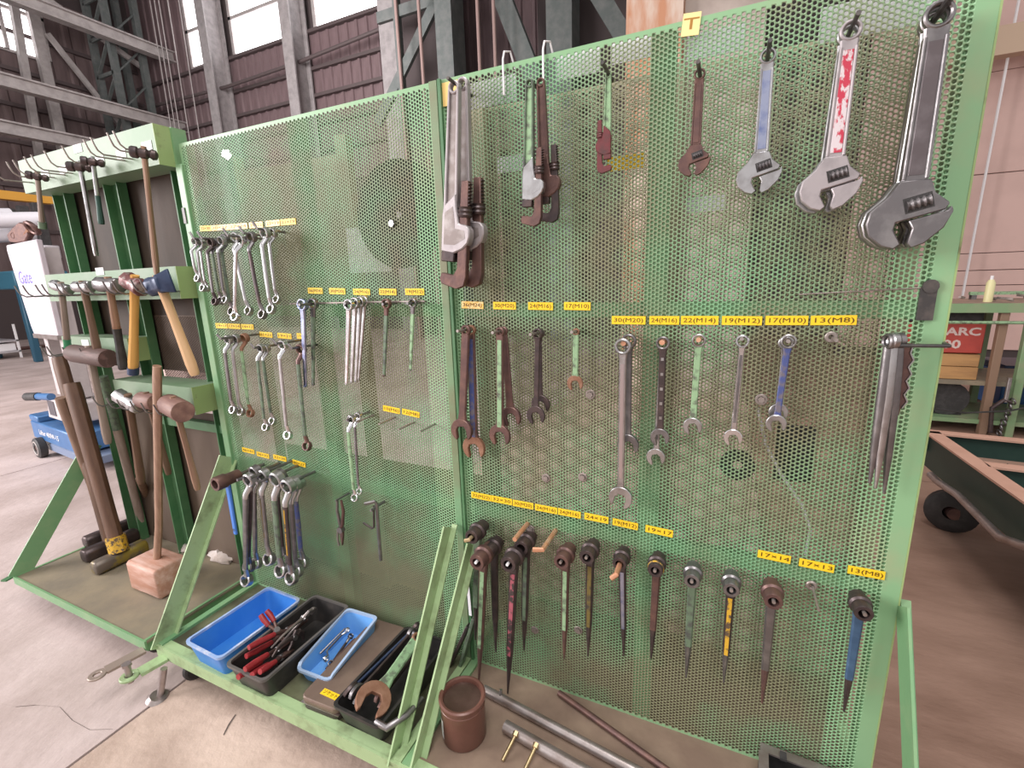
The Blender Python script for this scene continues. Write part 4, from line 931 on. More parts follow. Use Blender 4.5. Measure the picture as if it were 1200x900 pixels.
# flat tailed ring wrenches on the wire rail
C = [
 ((-0.5567, -0.0750, 1.3171), (-0.5958, -0.0750, 1.0260), .021, CHROME_BLUE, None, 'bluish flat tailed ring wrench, left of a pair under the 36(M24) label'),
 ((-0.5351, -0.0500, 1.3184), (-0.5844, -0.0500, 1.0277), .020, GUN, PGREEN_D, 'grey green flat tailed ring wrench, right of a pair under the 36(M24) label'),
 ((-0.3311, -0.0200, 1.3235), (-0.3935, -0.0200, 1.0522), .0185, STEEL, None, 'flat tailed ring wrench rearmost of four under the middle 24(M16) label'),
 ((-0.3318, -0.0400, 1.3218), (-0.3870, -0.0400, 1.0505), .0185, STEEL, None, 'flat tailed ring wrench third from the front of four under 24(M16)'),
 ((-0.3356, -0.0600, 1.3201), (-0.3876, -0.0600, 1.0517), .0185, STEEL, None, 'flat tailed ring wrench second from the front of four under 24(M16)'),
 ((-0.3382, -0.0850, 1.3161), (-0.3870, -0.0850, 1.0510), .0185, CHROME, None, 'bright flat tailed ring wrench foremost of four under the middle 24(M16) label'),
 ((-0.2136, -0.0500, 1.3158), (-0.2512, -0.0500, 1.0786), .0165, BROWN_STEEL, PGREEN_D, 'brown headed ring wrench with green tail under the 22(M14) label'),
 ((-0.1173, -0.0400, 1.3171), (-0.1479, -0.0400, 1.1024), .015, GUN, PGREEN, 'small ring wrench with mint tail under the middle 19(M12) label')]
for p0, p1, ro, m, m2, lab in C: auto(tail_ring, p0, p1, lab, ro, m, m2)
for k in (1, 3, 6, 7):
    p0 = C[k][0]; peg(cartB, relB, (p0[0], 0, p0[2]), .11 if k < 6 else .07, .0045, GUN)
auto(offset_ring, (-0.3829, -0.0500, 0.9260), (-0.4068, -0.0500, 0.6241), 'ring wrench half hidden behind the mint one, beside the empty pegs', .014, CHROME, GUN)
auto(offset_ring, (-0.3769, -0.0900, 0.9255), (-0.3914, -0.0900, 0.6181), 'ring wrench with mint shank and bright ends, beside the empty pegs', .016, CHROME, PGREEN)
p0 = (-0.3801, -0.0700, 0.9256); peg(cartB, relB, (p0[0], 0, p0[2]), .11, .0045, GUN)
# pliers and a hex key below
r = thing('snap_ring_pliers', 'dark pliers hanging closed on the middle board, left of the hex key', 'pliers')
b = MB(); b.tube([(-.012, 0, 0), (-.016, 0, -.05), (-.006, 0, -.10), (.004, 0, -.13)], [.005, .006, .007, .006], 8); b.obj('handle', GUN, r)
b = MB(); b.tube([(.012, -.004, .004), (.020, -.004, -.04), (.012, -.004, -.10), (-.002, -.004, -.13)], [.005, .006, .007, .006], 8); b.obj('handle', BROWN_STEEL, r)
MB().cyl((.002, -.012, -.125), (.002, .006, -.125), .013).obj('pivot', GUN, r)
b = MB(); b.prism([(-.014, -.12), (.014, -.12), (.012, -.15), (.004, -.195), (-.003, -.15)], -.006, .004); b.obj('jaws', BROWN_STEEL, r, .001)
b = MB(); b.tube([(-.014, -.004, -.13), (-.018, -.004, -.17), (-.012, -.004, -.20)], .004, 8); b.obj('return_spring', STEEL, r)
hang(r, (-0.5228, -0.0500, 0.5758), (-0.5458, -0.0500, 0.2988)); p0 = (-0.5230, -0.0400, 0.5818); peg(cartB, relB, (p0[0], 0, p0[2]), .07, .004, GUN)
r = thing('hex_key', 'long black hex key hooked on a peg right of the pliers', 'hex key')
MB().tube([(-.03, -.03, .006), (-.004, -.004, .008), (0, 0, 0), (0, 0, -.10), (0, 0, -.235)], .0065, 6).obj('key', GUN, r)
hang(r, (-0.3422, -0.0500, 0.5947), (-0.3499, -0.0500, 0.3257)); p0 = (-0.3493, -0.0300, 0.5770); peg(cartB, relB, (p0[0], 0, p0[2]), .075, .005, GUN)
r = thing('hex_key', 'short bent black hex key behind the long one', 'hex key')
MB().tube([(.0, 0, 0), (-.004, 0, -.09), (-.012, 0, -.098), (-.055, 0, -.085)], .004, 6).obj('key', DARK, r)
hang(r, (-0.3745, -0.0300, 0.5689), (-0.3869, -0.0300, 0.3993))

# ---------------------------------------------------------------- hammers
def handle(b, z0, z1, r0, r1, belly=1.12, n=10, flat=.72, x1=0):
    zs = [0, .12, .35, .6, .85, .97, 1]
    pts = [(x1 * t, 0, z0 + (z1 - z0) * t) for t in zs]
    rr = [r0, r0 * .95, r0 * .92, (r0 + r1) / 2, r1 * belly, r1 * 1.02, r1 * .8]
    return b.tube(pts, rr, n, flat, up=(0, 1, 0))
def oct_head(b, L, w, h, ch=.28, waist=.9, c=(0, 0, 0)):
    rings = []
    for x, k in ((-.5, .86), (-.46, 1), (-.22, 1), (-.14, waist), (.14, waist), (.22, 1), (.46, 1), (.5, .86)):
        a, d = w * k / 2, h * k / 2; e = min(a, d) * ch * 2
        rings.append([Vector((c[0] + x * L, c[1] + p, c[2] + q)) for p, q in ((-a + e, -d), (a - e, -d), (a, -d + e), (a, d - e), (a - e, d), (-a + e, d), (-a, d - e), (-a, -d + e))])
    return b.loft(rings)
def hammer(label, p0, p1, hl, hw, hm, wm, hr=.014, grip=None, gripf=.42, endm=None, kind='sledge', name='hammer', cat='hammer', turn=0.0):
    r = thing(name, label, cat); L = dist(p0, p1)
    b = MB()
    if kind == 'sledge': oct_head(b, hl, hw, hw)
    elif kind == 'ball':
        b.rev([(.0015, -hl / 2), (hw * .40, -hl / 2), (hw * .46, -hl * .44), (hw * .46, -hl * .25), (hw * .33, -hl * .2), (hw * .42, -hl * .1), (hw * .42, hl * .1), (hw * .26, hl * .18), (hw * .42, hl * .30), (hw * .36, hl * .44), (hw * .15, hl * .5), (.0015, hl * .5)], (0, 0, 0), (1, 0, 0), 16)
    elif kind == 'cyl': b.rev([(.001, -hl / 2), (hw * .47, -hl / 2), (hw * .5, -hl * .47), (hw * .5, hl * .47), (hw * .47, hl / 2), (.001, hl / 2)], (0, 0, 0), (1, 0, 0), 18)
    elif kind == 'axe':
        oct_head(b, hl * .62, hw, hw * 1.15, c=(-.1 * hl, 0, 0)); b.loft([[Vector((x, y, z)) for y, z in ((-hw * .4, -hw * .5), (hw * .4, -hw * .5), (hw * .4, hw * .5), (-hw * .4, hw * .5))] if x < .25 * hl else [Vector((x, y, z)) for y, z in ((-.004, -hw * .75), (.004, -hw * .75), (.004, hw * .7), (-.004, hw * .7))] for x in (.18 * hl, .5 * hl)])
    b.obj('head', hm, r, .0012 if kind in ('sledge', 'axe') else 0)
    MB().tube([(0, 0, hw * .3), (0, 0, hw * .56)], hr * .9, 10, .72, up=(0, 1, 0)).obj('wedge_end', wm, r)
    b = MB()
    zz = -(L - (gripf * L if grip else 0))
    handle(b, -hw * .4, zz, hr, hr, 1.0 if grip else 1.15); b.obj('handle', wm, r)
    if grip:
        b = MB(); handle(b, zz + .004, -L, hr * 1.15, hr * 1.25, 1.08); b.obj('grip', grip, r)
    if endm: MB().cyl((0, 0, -L), (0, 0, -L + .03), hr * 1.2, n=10).obj('end_cap', endm, r)
    hang(r, p0, p1)
    if turn: r.matrix_world = r.matrix_world @ Matrix.Rotation(turn, 4, 'Z')
    return r
hammer('small hammer with pale handle and green tip, farthest left on the top hook box', (-2.0235, -0.1200, 1.8883), (-2.0867, -0.1200, 1.6736), .075, .038, DARK, WOOD_GREY, .013, None, endm=PGREEN_D, kind='ball', turn=.9)
hammer('long steel shafted hammer, second from left on the top hook box', (-1.6675, -0.1200, 1.8843), (-1.6907, -0.1200, 1.5338), .085, .042, DARK, STEEL, .012, kind='ball', turn=.8)
hammer('hammer with dark green rubber grip on the top hook box', (-1.5670, -0.1200, 1.8913), (-1.6005, -0.1200, 1.6559), .075, .038, DARK, STEEL, .012, mat('dark green grip', (.025, .07, .055), .5), .45, kind='ball', turn=1.0)
hammer('long brown shafted hammer hanging in front of the top hook box at its right', (-1.2197, -0.1200, 1.8777), (-1.3025, -0.1100, 1.4426), .085, .045, DARK, WOOD, .0135, kind='ball', turn=.8)
hammer('silver headed hammer with green tipped handle, leftmost on the middle hook box', (-2.0192, -0.1300, 1.4086), (-2.0953, -0.1300, 1.1120), .125, .046, STEEL, WOOD_GREY, .014, mat('green handle tip', (.05, .25, .12), .5), .17)
hammer('silver headed hammer with plain dark handle, second on the middle hook box', (-1.8260, -0.1300, 1.4081), (-1.8310, -0.1300, 1.1091), .125, .048, STEEL, WOOD_DARK, .016)
hammer('square brown headed hammer with black grip, third on the middle hook box', (-1.6190, -0.1300, 1.4106), (-1.6481, -0.1300, 1.0427), .150, .062, GUN, WOOD, .016, BLACK, .48)
hammer('red brown headed hammer with varnished yellow handle and blue end', (-1.4101, -0.1400, 1.4092), (-1.5599, -0.1400, 1.0301), .105, .066, mat('chipped red brown head paint', (.16, .06, .06), .45, .3, (.36, .28, .27), 30, .5, .6), WOOD_YEL, .0185, endm=NAVY)
hammer('navy headed axe hammer with pale wooden handle slanting right', (-1.2196, -0.1500, 1.4047), (-1.1561, -0.1200, 1.0413), .15, .062, NAVY, WOOD_PALE, .019, kind='axe')
hammer('dark split wooden mallet lying on the lower left hooks', (-1.9031, -0.1300, 1.0944), (-1.9250, -0.1300, 0.6596), .30, .085, mat('dark split mallet wood', (.085, .045, .038), .65, 0, (.20, .11, .10), 9, .5, .7, .1, 40, stretch=(.5, 3, 3)), WOOD_GREY, .017, kind='cyl', name='wooden_mallet', cat='mallet')
hammer('steel ended mallet with dark handle, left on the lowest hook box', (-1.6405, -0.1400, 0.9003), (-1.7714, -0.1000, 0.4654), .16, .062, STEEL, WOOD_DARK, .018, kind='sledge', name='mallet', cat='mallet')
hammer('round wooden mallet pointing at the viewer, right on the lowest hook box', (-1.2399, -0.1700, 0.9114), (-1.2506, -0.1400, 0.5351), .17, .088, WOOD_RED, WOOD, .0125, kind='cyl', name='wooden_mallet', cat='mallet', turn=-.25)
hammer('round wooden mallet behind the other one on the lowest hook box', (-1.5162, -0.1250, 0.9066), (-1.5244, -0.1000, 0.5480), .11, .074, WOOD_RED, WOOD_DARK, .0135, kind='cyl', name='wooden_mallet', cat='mallet')
def standing_hammer(name, label, c, top, head_dims, hm, wm, hr, ax='y', endm=None, kind='oct', square=False, cat='hammer'):
    r = thing(name, label, cat); hl, w, h = head_dims; c = Vector(c); top = Vector(top)
    b = MB()
    if kind == 'oct': oct_head(b, hl, w, h, .22, .96)
    else:
        rr = []
        for x, k in ((-.5, .93), (-.47, 1), (-.2, 1.01), (.1, .99), (.47, 1), (.5, .94)):
            a, d = w * k / 2, h * k / 2; e = .012
            rr.append([Vector((x * hl, p, q)) for p, q in ((-a + e, -d), (a - e, -d), (a, -d + e), (a, d - e), (a - e, d), (-a + e, d), (-a, d - e), (-a, -d + e))])
        b.loft(rr)
    o = b.obj('head', hm, r, .0025); 
    if ax == 'y': o.rotation_euler = (0, 0, math.pi / 2)
    d = top - c
    q = MB()
    if square:
        s0 = Vector((0, 0, h * .45)); q.bar(s0, d, hr * 2.0, hr * 1.5, (1, 0, 0))
    else: q.tube([Vector((0, 0, h * .4)), d * .25, d * .6, d * .95, d], [hr * 1.05, hr, hr * 1.05, hr * 1.1, hr], 10, .8, up=(1, 0, 0))
    q.obj('handle', wm, r, .003 if square else 0)
    if endm: MB().tube([Vector((0, 0, h * .42)), d * .12], hr * 1.25, 10, .85, up=(1, 0, 0)).obj('painted_neck', endm, r)
    r.location = c
    return r
S1 = mat('grey worn hammer head with yellow paint', (.16, .13, .11), .45, .5, (.32, .24, .05), 12, .48, .6)
standing_hammer('sledgehammer', 'nearest sledgehammer standing in the tray, yellow paint round its neck', (-2.015, -.150, .036), (-2.1896, -0.1100, 0.9415), (.235, .07, .07), S1, TIMBER, .040, endm=PYEL)
standing_hammer('sledgehammer', 'middle sledgehammer standing in the tray behind the yellow necked one', (-2.20, -.105, .036), (-2.4531, -0.0350, 1.0488), (.25, .07, .07), DARK, TIMBER, .036)
standing_hammer('sledgehammer', 'farthest sledgehammer in the tray, dark thin handle leaning left', (-2.37, -.03, .034), (-2.2861, -0.1300, 0.8637), (.24, .066, .066), DARK, WOOD_DARK, .028)
standing_hammer('wooden_mallet', 'huge wooden block mallet standing on the tray with its handle upright', (-1.60, -.185, .075), (-1.3124, -0.1700, 1.0814), (.225, .15, .148), WOOD_BLOCK, WOOD, .0185, ax='x', kind='block', cat='mallet')
# long handled bars leaning on the back of the hammer cart
def lean(name, label, p0, p1, r0, m, cat, m2=None, k=.4):
    r = thing(name, label, cat, p0); d = Vector(p1) - Vector(p0)
    MB().tube([(0, 0, 0), d * (1 - k)], [r0, r0 * 1.05], 10, .85, up=(0, 1, 0)).obj('shaft', m, r)
    MB().tube([d * (1 - k), d], [r0 * 1.06, r0], 10, .85, up=(0, 1, 0)).obj('painted_end', m2 or m, r)
    return r
lean('wooden_pole', 'long wooden handle with green painted top leaning in the hammer cart', (-2.2004, 0.0555, 0.0000), (-2.0169, -0.0500, 0.9744), .02, WOOD_GREY, 'handle', PGREEN_D, .30)
lean('wooden_pole', 'dark brown wooden handle leaning under the lowest hook box', (-2.3831, 0.2188, 0.0000), (-2.0053, 0.0000, 0.4139), .018, WOOD_DARK, 'handle')
# white rags
def rag(label, c, sx, sy, sz, rot, m):
    r = thing('cloth_rag', label, 'rag', c); b = MB(); rnd = random.Random(int(sx * 1000))
    n, mm = 14, 7; vs = []; fs = []
    for j in range(mm):
        for i in range(n):
            a = 2 * math.pi * i / n; ph = math.pi / 2 * j / (mm - 1)
            k = 1 + rnd.uniform(-.22, .22)
            vs.append((math.cos(a) * math.cos(ph) * sx * k, math.sin(a) * math.cos(ph) * sy * k, math.sin(ph) * sz * rnd.uniform(.7, 1.15)))
    for j in range(mm - 1):
        for i in range(n): fs.append((j * n + i, j * n + (i + 1) % n, (j + 1) * n + (i + 1) % n, (j + 1) * n + i))
    fs.append(tuple(range(n - 1, -1, -1)))
    b.add(vs, fs); b.obj('crumpled_cloth', m, r); r.rotation_euler = (0, 0, rot); return r
rag('long crumpled white rag on the hammer cart tray near its back', (-1.5559, 0.0902, 0.0020), .10, .055, .05, -.1, RAG)
rag('small crumpled white rag left of the long one on the tray', (-1.8074, 0.0673, 0.0020), .055, .04, .04, .4, RAG)

# ---------------------------------------------------------------- the tray of the middle cart
def rrect(w, d, r, n=4):
    pts = []
    for cx, cy, a0 in ((w / 2 - r, d / 2 - r, 0), (-w / 2 + r, d / 2 - r, 90), (-w / 2 + r, -d / 2 + r, 180), (w / 2 - r, -d / 2 + r, 270)):
        for k in range(n): a = math.radians(a0 + 90 * k / (n - 1)); pts.append((cx + r * math.cos(a), cy + r * math.sin(a)))
    return pts
def bin_box(name, label, c, w, d, h, m, rim_m, rot=0.0, inner=None, front_drop=0.0, taperk=.88, thick=.004):
    r = thing(name, label, 'bin', c)
    def ring_(w_, d_, z, drop=0.0):
        return [Vector((x, y, z - (drop * min(1, max(0, (-y - d_ * .28) / (d_ * .18))) if drop else 0))) for x, y in rrect(w_, d_, .02)]
    rings = [ring_(w * taperk, d * taperk, 0), ring_(w, d, h, front_drop), ring_(w - 2 * thick, d - 2 * thick, h, front_drop), ring_(w * taperk - 2 * thick, d * taperk - 2 * thick, thick)]
    MB().loft(rings).obj('tub', m, r)
    e = .007
    a = ring_(w + e, d + e, h + .002, front_drop); b_ = ring_(w - 2 * thick - .003, d - 2 * thick - .003, h + .002, front_drop)
    a2 = [v - Vector((0, 0, .010)) for v in a]; b2 = [v - Vector((0, 0, .010)) for v in b_]
    n = len(a); q = MB(); q.add(a + b_ + a2 + b2, [f for i in range(n) for j in ((i + 1) % n,) for f in ((i, j, n + j, n + i), (2 * n + j, 2 * n + i, 3 * n + i, 3 * n + j), (i, 2 * n + i, 2 * n + j, j), (n + i, n + j, 3 * n + j, 3 * n + i))])
    q.obj('rim', rim_m, r)
    r.rotation_euler = (0, 0, rot)
    return r
bin_box('parts_bin', 'empty royal blue plastic bin at the left of the middle tray', (-.875, -.262, .001), .205, .345, .098, BLUE_BIN, BLUE_BIN_R, -.03)
bin_box('parts_bin', 'black plastic bin full of red handled pliers', (-.640, -.245, .001), .190, .395, .098, BLACK_PL, mat('grey worn rim', (.11, .10, .095), .45), .0)
bl = bin_box('parts_bin', 'light blue open fronted bin holding a few wrenches', (-.462, -.19, .001), .150, .27, .098, BLUE_LIGHT, mat('pale scuffed blue rim', (.36, .47, .66), .4), .04, front_drop=.045)
bin_box('parts_bin', 'black bin crammed with big wrenches beside the green brace', (-.175, -.225, .001), .19, .37, .085, BLACK_PL, BLACK_PL, -.02)
# flat brown case with a yellow label
t = thing('socket_case', 'flat brown metal case with a yellow label lying beside the black wrench bin', 'case', (-.36, -.205, .001))
def slab(w, d, z0, z1): return MB().loft([[Vector((x, y, z)) for x, y in rrect(w * k, d * k2, .022)] for z, k, k2 in ((z0, .98, .99), (z0 + .004, 1, 1), (z1 - .004, 1, 1), (z1, .97, .985))])
slab(.155, .385, 0, .024).obj('case_base', mat('dark case base', (.05, .035, .03), .5), t); slab(.158, .388, .0255, .05).obj('case_lid', BROWN_CASE, t)
MB().box(-.079, .079, -.194, .194, .0235, .026).obj('seam_strip', PIPE, t)
lb = MB().box(-.036, .036, -.011, .011, -.0006, .0006).obj('case_label', YELLOW, t); lb.location = (.015, -.155, .0508); lb.rotation_euler = (0, 0, -.05)
lettering('ソケット', .016, INK, lb, Matrix.Translation((0, 0, .0009)), .058)
t.rotation_euler = (0, 0, .05)
# pliers in the black bin
def grip_pliers(label, p0, p1, open_=.03, gm=None, jm=None):
    """two rubber grips near p0, jaws at p1"""
    r = thing('pliers', label, 'pliers'); L = dist(p0, p1); gm = gm or RED_GRIP; jm = jm or BROWN_STEEL
    for s_ in (-1, 1):
        b = MB(); b.tube([(s_ * open_, 0, 0), (s_ * open_ * 1.1, 0, -L * .16), (s_ * open_ * .95, 0, -L * .40)], [.0095, .011, .009], 10); b.obj('grip', gm, r)
        b = MB(); b.tube([(s_ * open_ * .95, 0, -L * .38), (s_ * open_ * .5, 0, -L * .55), (-s_ * .004, 0, -L * .66), (-s_ * .008, 0, -L * .8), (-s_ * .003, 0, -L)], [.006, .0075, .010, .010, .004], 8); b.obj('arm', jm, r)
    MB().cyl((0, -.010, -L * .65), (0, .010, -L * .65), .011).obj('pivot', GUN, r)
    hang(r, p0, p1); return r
def lay(r, p0, p1, roll=0.0):
    hang(r, p0, p1); r.matrix_world = r.matrix_world @ Matrix.Rotation(roll, 4, 'Z'); return r
r = grip_pliers('red handled pliers lying low at the front of the black bin', (-0.6380, -0.4518, 0.1050), (-0.6629, -0.2226, 0.0500), .022); lay(r, (-0.6380, -0.4518, 0.1050), (-0.6629, -0.2226, 0.0500), 1.3)
r = grip_pliers('red handled pliers on top in the middle of the black bin', (-0.6887, -0.3900, 0.1200), (-0.6850, -0.1394, 0.0600), .018); lay(r, (-0.6887, -0.3900, 0.1200), (-0.6850, -0.1394, 0.0600), 1.2)
r = grip_pliers('red handled cutters with one handle raised over the blue bin', (-0.7442, -0.2623, 0.1500), (-0.6745, -0.2574, 0.0400), .012); lay(r, (-0.7779, -0.2508, 0.1500), (-0.6648, -0.2563, 0.0500), 1.4)
r = grip_pliers('red handled pliers at the front right corner of the black bin', (-0.5798, -0.4405, 0.1100), (-0.6197, -0.2723, 0.0450), .016); lay(r, (-0.5862, -0.4356, 0.1100), (-0.6214, -0.2700, 0.0500), 1.0)
def tongue_pliers(label, p0, p1, m, roll):
    r = thing('water_pump_pliers', label, 'pliers'); L = dist(p0, p1)
    for s_ in (-1, 1):
        b = MB(); b.tube([(s_ * .020, 0, 0), (s_ * .028, 0, -L * .25), (s_ * .014, 0, -L * .6), (s_ * -.002, 0, -L * .74), (s_ * -.012, 0, -L * .86), (s_ * -.004 + .008, 0, -L)], [.005, .007, .008, .011, .009, .006], 8, .7); b.obj('handle', m, r)
    MB().cyl((0, -.010, -L * .74), (0, .010, -L * .74), .010).obj('pivot', GUN, r)
    b = MB(); b.tube([(.002, 0, -L * .86), (.0, 0, -L * .96), (.018, 0, -L * 1.01), (.042, 0, -L * .95)], [.008, .009, .009, .005], 8, .8); b.obj('curved_jaw', m, r)
    hang(r, p0, p1); r.matrix_world = r.matrix_world @ Matrix.Rotation(roll, 4, 'Z'); return r
tongue_pliers('grey water pump pliers with curved jaws at the back of the black bin', (-0.6659, -0.3184, 0.0750), (-0.6456, -0.1308, 0.1250), PIPE, 1.45)
r = tongue_pliers('black long handled pliers lying across the middle of the black bin', (-0.6087, -0.3500, 0.0750), (-0.6235, -0.2210, 0.1000), DARK, 1.2)
# wrenches in the light blue bin
def lay_offset(label, p0, p1, ro, m, m2=None, roll=1.57, fn=None):
    r = (fn or offset_ring)(label, dist(p0, p1), ro, m, m2); return lay(r, p0, p1, roll)
lay_offset('bright ring wrench lying in the light blue bin', (-0.4698, -0.2503, 0.0500), (-0.4673, -0.1195, 0.0750), .011, CHROME, GUN)
lay_offset('dark ring wrench lying in the light blue bin beside the bright one', (-0.4389, -0.2569, 0.0450), (-0.4622, -0.1179, 0.0600), .012, GUN, DARK)
for i, (a, c, lab) in enumerate([((-0.5190, -0.2332, 0.0400), (-0.4974, -0.1206, 0.0700), 'thin steel rod in the light blue bin, left of the wrenches'), ((-0.4477, -0.2740, 0.0350), (-0.4428, -0.1310, 0.0500), 'thin brown rod in the light blue bin, right of the wrenches')]):
    r = thing('steel_rod', lab, 'rod', a); d = Vector(c) - Vector(a); MB().tube([(0, 0, 0), d * .92, d], [.004, .004, .002], 8).obj('shaft', GUN if i == 0 else BROWN_STEEL, r)
# big wrenches in the black bin
p0, p1 = (-0.1583, -0.1117, 0.1300), (-0.1447, -0.4116, 0.1050)
r = open_ended('big open end wrench with mint shank and rusty jaw lying on the black bin', dist(p0, p1), .021, .050, RUST, PGREEN, wide=1.0); lay(r, p0, p1, .95)
for p0, p1, m, m2, rl, lab in (((-0.2210, -0.0397, 0.1000), (-0.2688, -0.3690, 0.0750), DARK, NAVY, .9, 'long dark blue wrench on the left of the black wrench bin'),
                        ((-0.2055, -0.0854, 0.1150), (-0.2311, -0.3768, 0.0850), GUN, DARK, .9, 'black wrench under the mint one in the black wrench bin'),
                        ((-0.1431, -0.1213, 0.1000), (-0.1505, -0.3509, 0.0800), BROWN_STEEL, DARK, 1.2, 'brown wrench right of the mint one in the black wrench bin')):
    r = combination(lab, dist(p0, p1), .020, .028, m, m2); lay(r, p0, p1, rl)
r = thing('offset_bar', 'bent grey steel bar at the front of the black wrench bin', 'bar'); r.location = (-0.1047, -0.3997, 0.0850)
MB().tube([(0, 0, 0), (.045, -.006, .004), (.075, .05, .006), (.085, .12, .004)], [.010, .011, .010, .008], 10).obj('bar', GUN, r)
# bars leaning between the two boards
for i, (a, c, m, lab) in enumerate([((-0.0251, -0.0447, 0.0000), (0.0294, -0.0400, 0.1810), PGREEN_D, 'dark green bar leaning behind the brown can'), ((-0.0641, -0.0526, 0.0000), (-0.0071, -0.0300, 0.1364), DARK, 'black bar leaning behind the brown can')]):
    r = thing('flat_bar', lab, 'bar', a); d = Vector(c) - Vector(a); MB().bar((0, 0, 0), d * 1.25, .03, .012, (0, 1, 0)).obj('bar', m, r, .002)
r = thing('paper_strip', 'narrow white strip of paper hanging behind the leftmost mint striped ratchet', 'paper', (0.0098, -0.0200, 0.2788))
MB().bar((0, 0, .07), (.004, 0, -.07), .002, .011, (0, 1, 0)).obj('strip', PAPER, r)

# ---------------------------------------------------------------- the tray of the near cart
t = thing('paint_can', 'open rust brown can standing in the near tray by the braces', 'can', (.118, -.262, .001))
MB().rev([(.066, .0), (.068, .004), (.068, .132), (.072, .136), (.072, .141), (.067, .144), (.060, .142), (.058, .136), (.0575, .134), (.0575, .006), (.003, .006), (.003, 0)], (0, 0, 0), (0, 0, 1), 36).obj('can_body', CAN, t)
MB().rev([(.0571, .010), (.0574, .130)], (0, 0, 0), (0, 0, 1), 32, False).obj('can_lining', CAN_IN, t)
MB().ring(.0695, .066, .006, (0, 0, .118), (0, 0, 1), 30).obj('bead', CAN, t)
b = MB()
for i in range(6):
    a0, a1 = math.radians(196 + i * 7), math.radians(203 + i * 7)
    b.add([(.0687 * math.cos(a0), .0687 * math.sin(a0), .018), (.0687 * math.cos(a1), .0687 * math.sin(a1), .018), (.0687 * math.cos(a1), .0687 * math.sin(a1), .085), (.0687 * math.cos(a0), .0687 * math.sin(a0), .085)], [(0, 1, 2, 3)])
b.obj('white_label', WHITE, t)
MB().cyl((-.070, -.014, .105), (-.078, -.016, .105), .006).obj('handle_rivet', STEEL, t)
def rod(name, label, p0, p1, r0, m, cat='pipe'):
    r = thing(name, label, cat, p0); d = Vector(p1) - Vector(p0)
    q = MB(); ax = d.normalized(); q.rev([(r0 * .72, 0), (r0, 0), (r0, d.length), (r0 * .72, d.length)], (0, 0, 0), ax, 16); q.obj('tube', m, r); return r, d
r, d = rod('steel_pipe', 'long grey steel pipe lying in the near tray, longest of the three', (0.1077, -0.1127, 0.0160), (.79, -.205, .016), .0155, PIPE)
MB().cyl(d * .10 + Vector((0, .0, .012)), d * .10 + Vector((0, .006, .03)), .005).obj('set_pin', STEEL, r)
r, d = rod('steel_pipe', 'short grey steel pipe with two bolts through it, nearest in the near tray', (0.2339, -0.2079, 0.0190), (.62, -.262, .019), .0185, PIPE)
for k in (.12, .30):
    c = d * k
    MB().cyl(c + Vector((.0, -.012, .012)), c + Vector((-.012, -.085, -.012)), .0055, n=10).cyl(c + Vector((0, -.008, .014)), c + Vector((-.001, -.02, .010)), .010, n=6).obj('cross_bolt', ZINC, r)
r, d = rod('steel_bar', 'dark rusty bar lying along the foot of the near board', (0.3465, -0.0223, 0.0120), (0.7180, -0.1461, 0.0120), .010, BROWN_STEEL, 'bar')
# dark crate at the right end
t = thing('steel_drip_box', 'dark open steel box with a grey rim at the right end of the near tray', 'box', (1.065, -.135, .001))
b = MB(); w, d, h = .25, .22, .075
for x0_, x1_, y0_, y1_ in ((-w / 2, w / 2, d / 2 - .004, d / 2), (-w / 2, w / 2, -d / 2, -d / 2 + .004), (-w / 2, -w / 2 + .004, -d / 2, d / 2), (w / 2 - .004, w / 2, -d / 2, d / 2)): b.box(x0_, x1_, y0_, y1_, 0, h)
b.box(-w / 2, w / 2, -d / 2, d / 2, 0, .004); b.obj('tub', BLACK, t)
b = MB()
for x0_, x1_, y0_, y1_ in ((-w / 2, w / 2, d / 2 - .022, d / 2 + .004), (-w / 2, w / 2, -d / 2 - .004, -d / 2 + .02), (-w / 2 - .004, -w / 2 + .02, -d / 2 + .02, d / 2 - .022), (w / 2 - .02, w / 2 + .004, -d / 2 + .02, d / 2 - .022)): b.box(x0_, x1_, y0_, y1_, h, h + .005)
b.obj('rim', PIPE, t)
for x in (-.07, .05): MB().box(x - .008, x + .008, d / 2 - .03, d / 2 - .006, h + .005, h + .012).obj('clip', BLACK, t)
t.rotation_euler = (0, 0, -.04)

# ---------------------------------------------------------------- beyond the carts, left: pallet lifter and machinery
LB = mat('lifter blue paint', (.045, .13, .30), .4, .1, (.07, .17, .36), 6, .4, .7)
LW = mat('lifter off white paint', (.50, .45, .45), .45, 0, (.40, .35, .35), 5, .45, .7)
t = thing('pallet_lifter', 'blue and white hand lifter on wheels standing left of the hammer cart', 'lifter', (-5.08, .95, FLOOR_Z))
b = MB(); b.box(-.35, .75, -.22, .22, .16, .34); b.box(-.35, -.12, -.22, .22, .34, .40); b.obj('chassis', LB, t, .01)
MB().box(-.05, .9, -.20, .25, .06, .14).obj('fork_base', mat('greyish blue fork', (.16, .20, .30), .5), t, .01)
b = MB(); b.prism([(.02, .40), (.62, .40), (.62, .58), (.30, .60), (.08, .57)], -.17, .17); b.obj('hood', LW, t, .01)
for y in (-.25, .25):
    w = MB().rev([(.03, -.035), (.085, -.035), (.10, -.025), (.10, .025), (.085, .035), (.03, .035)], (-.12, y, .10), (0, 1, 0), 24).obj('wheel', BLACK, t)
    MB().ring(.075, .055, .076, (-.12, y, .10), n=20).obj('hub_rim', mat('grey hub rim', (.38, .33, .31), .5), w); MB().cyl((-.12, y - .03, .10), (-.12, y + .03, .10), .03).obj('hub', BROWN_STEEL, w)
for y in (-.12, .12): MB().rev([(.01, -.02), (.06, -.02), (.06, .02), (.01, .02)], (-.33, y, .06), (0, 1, 0), 16).obj('caster_wheel', BLACK, t)
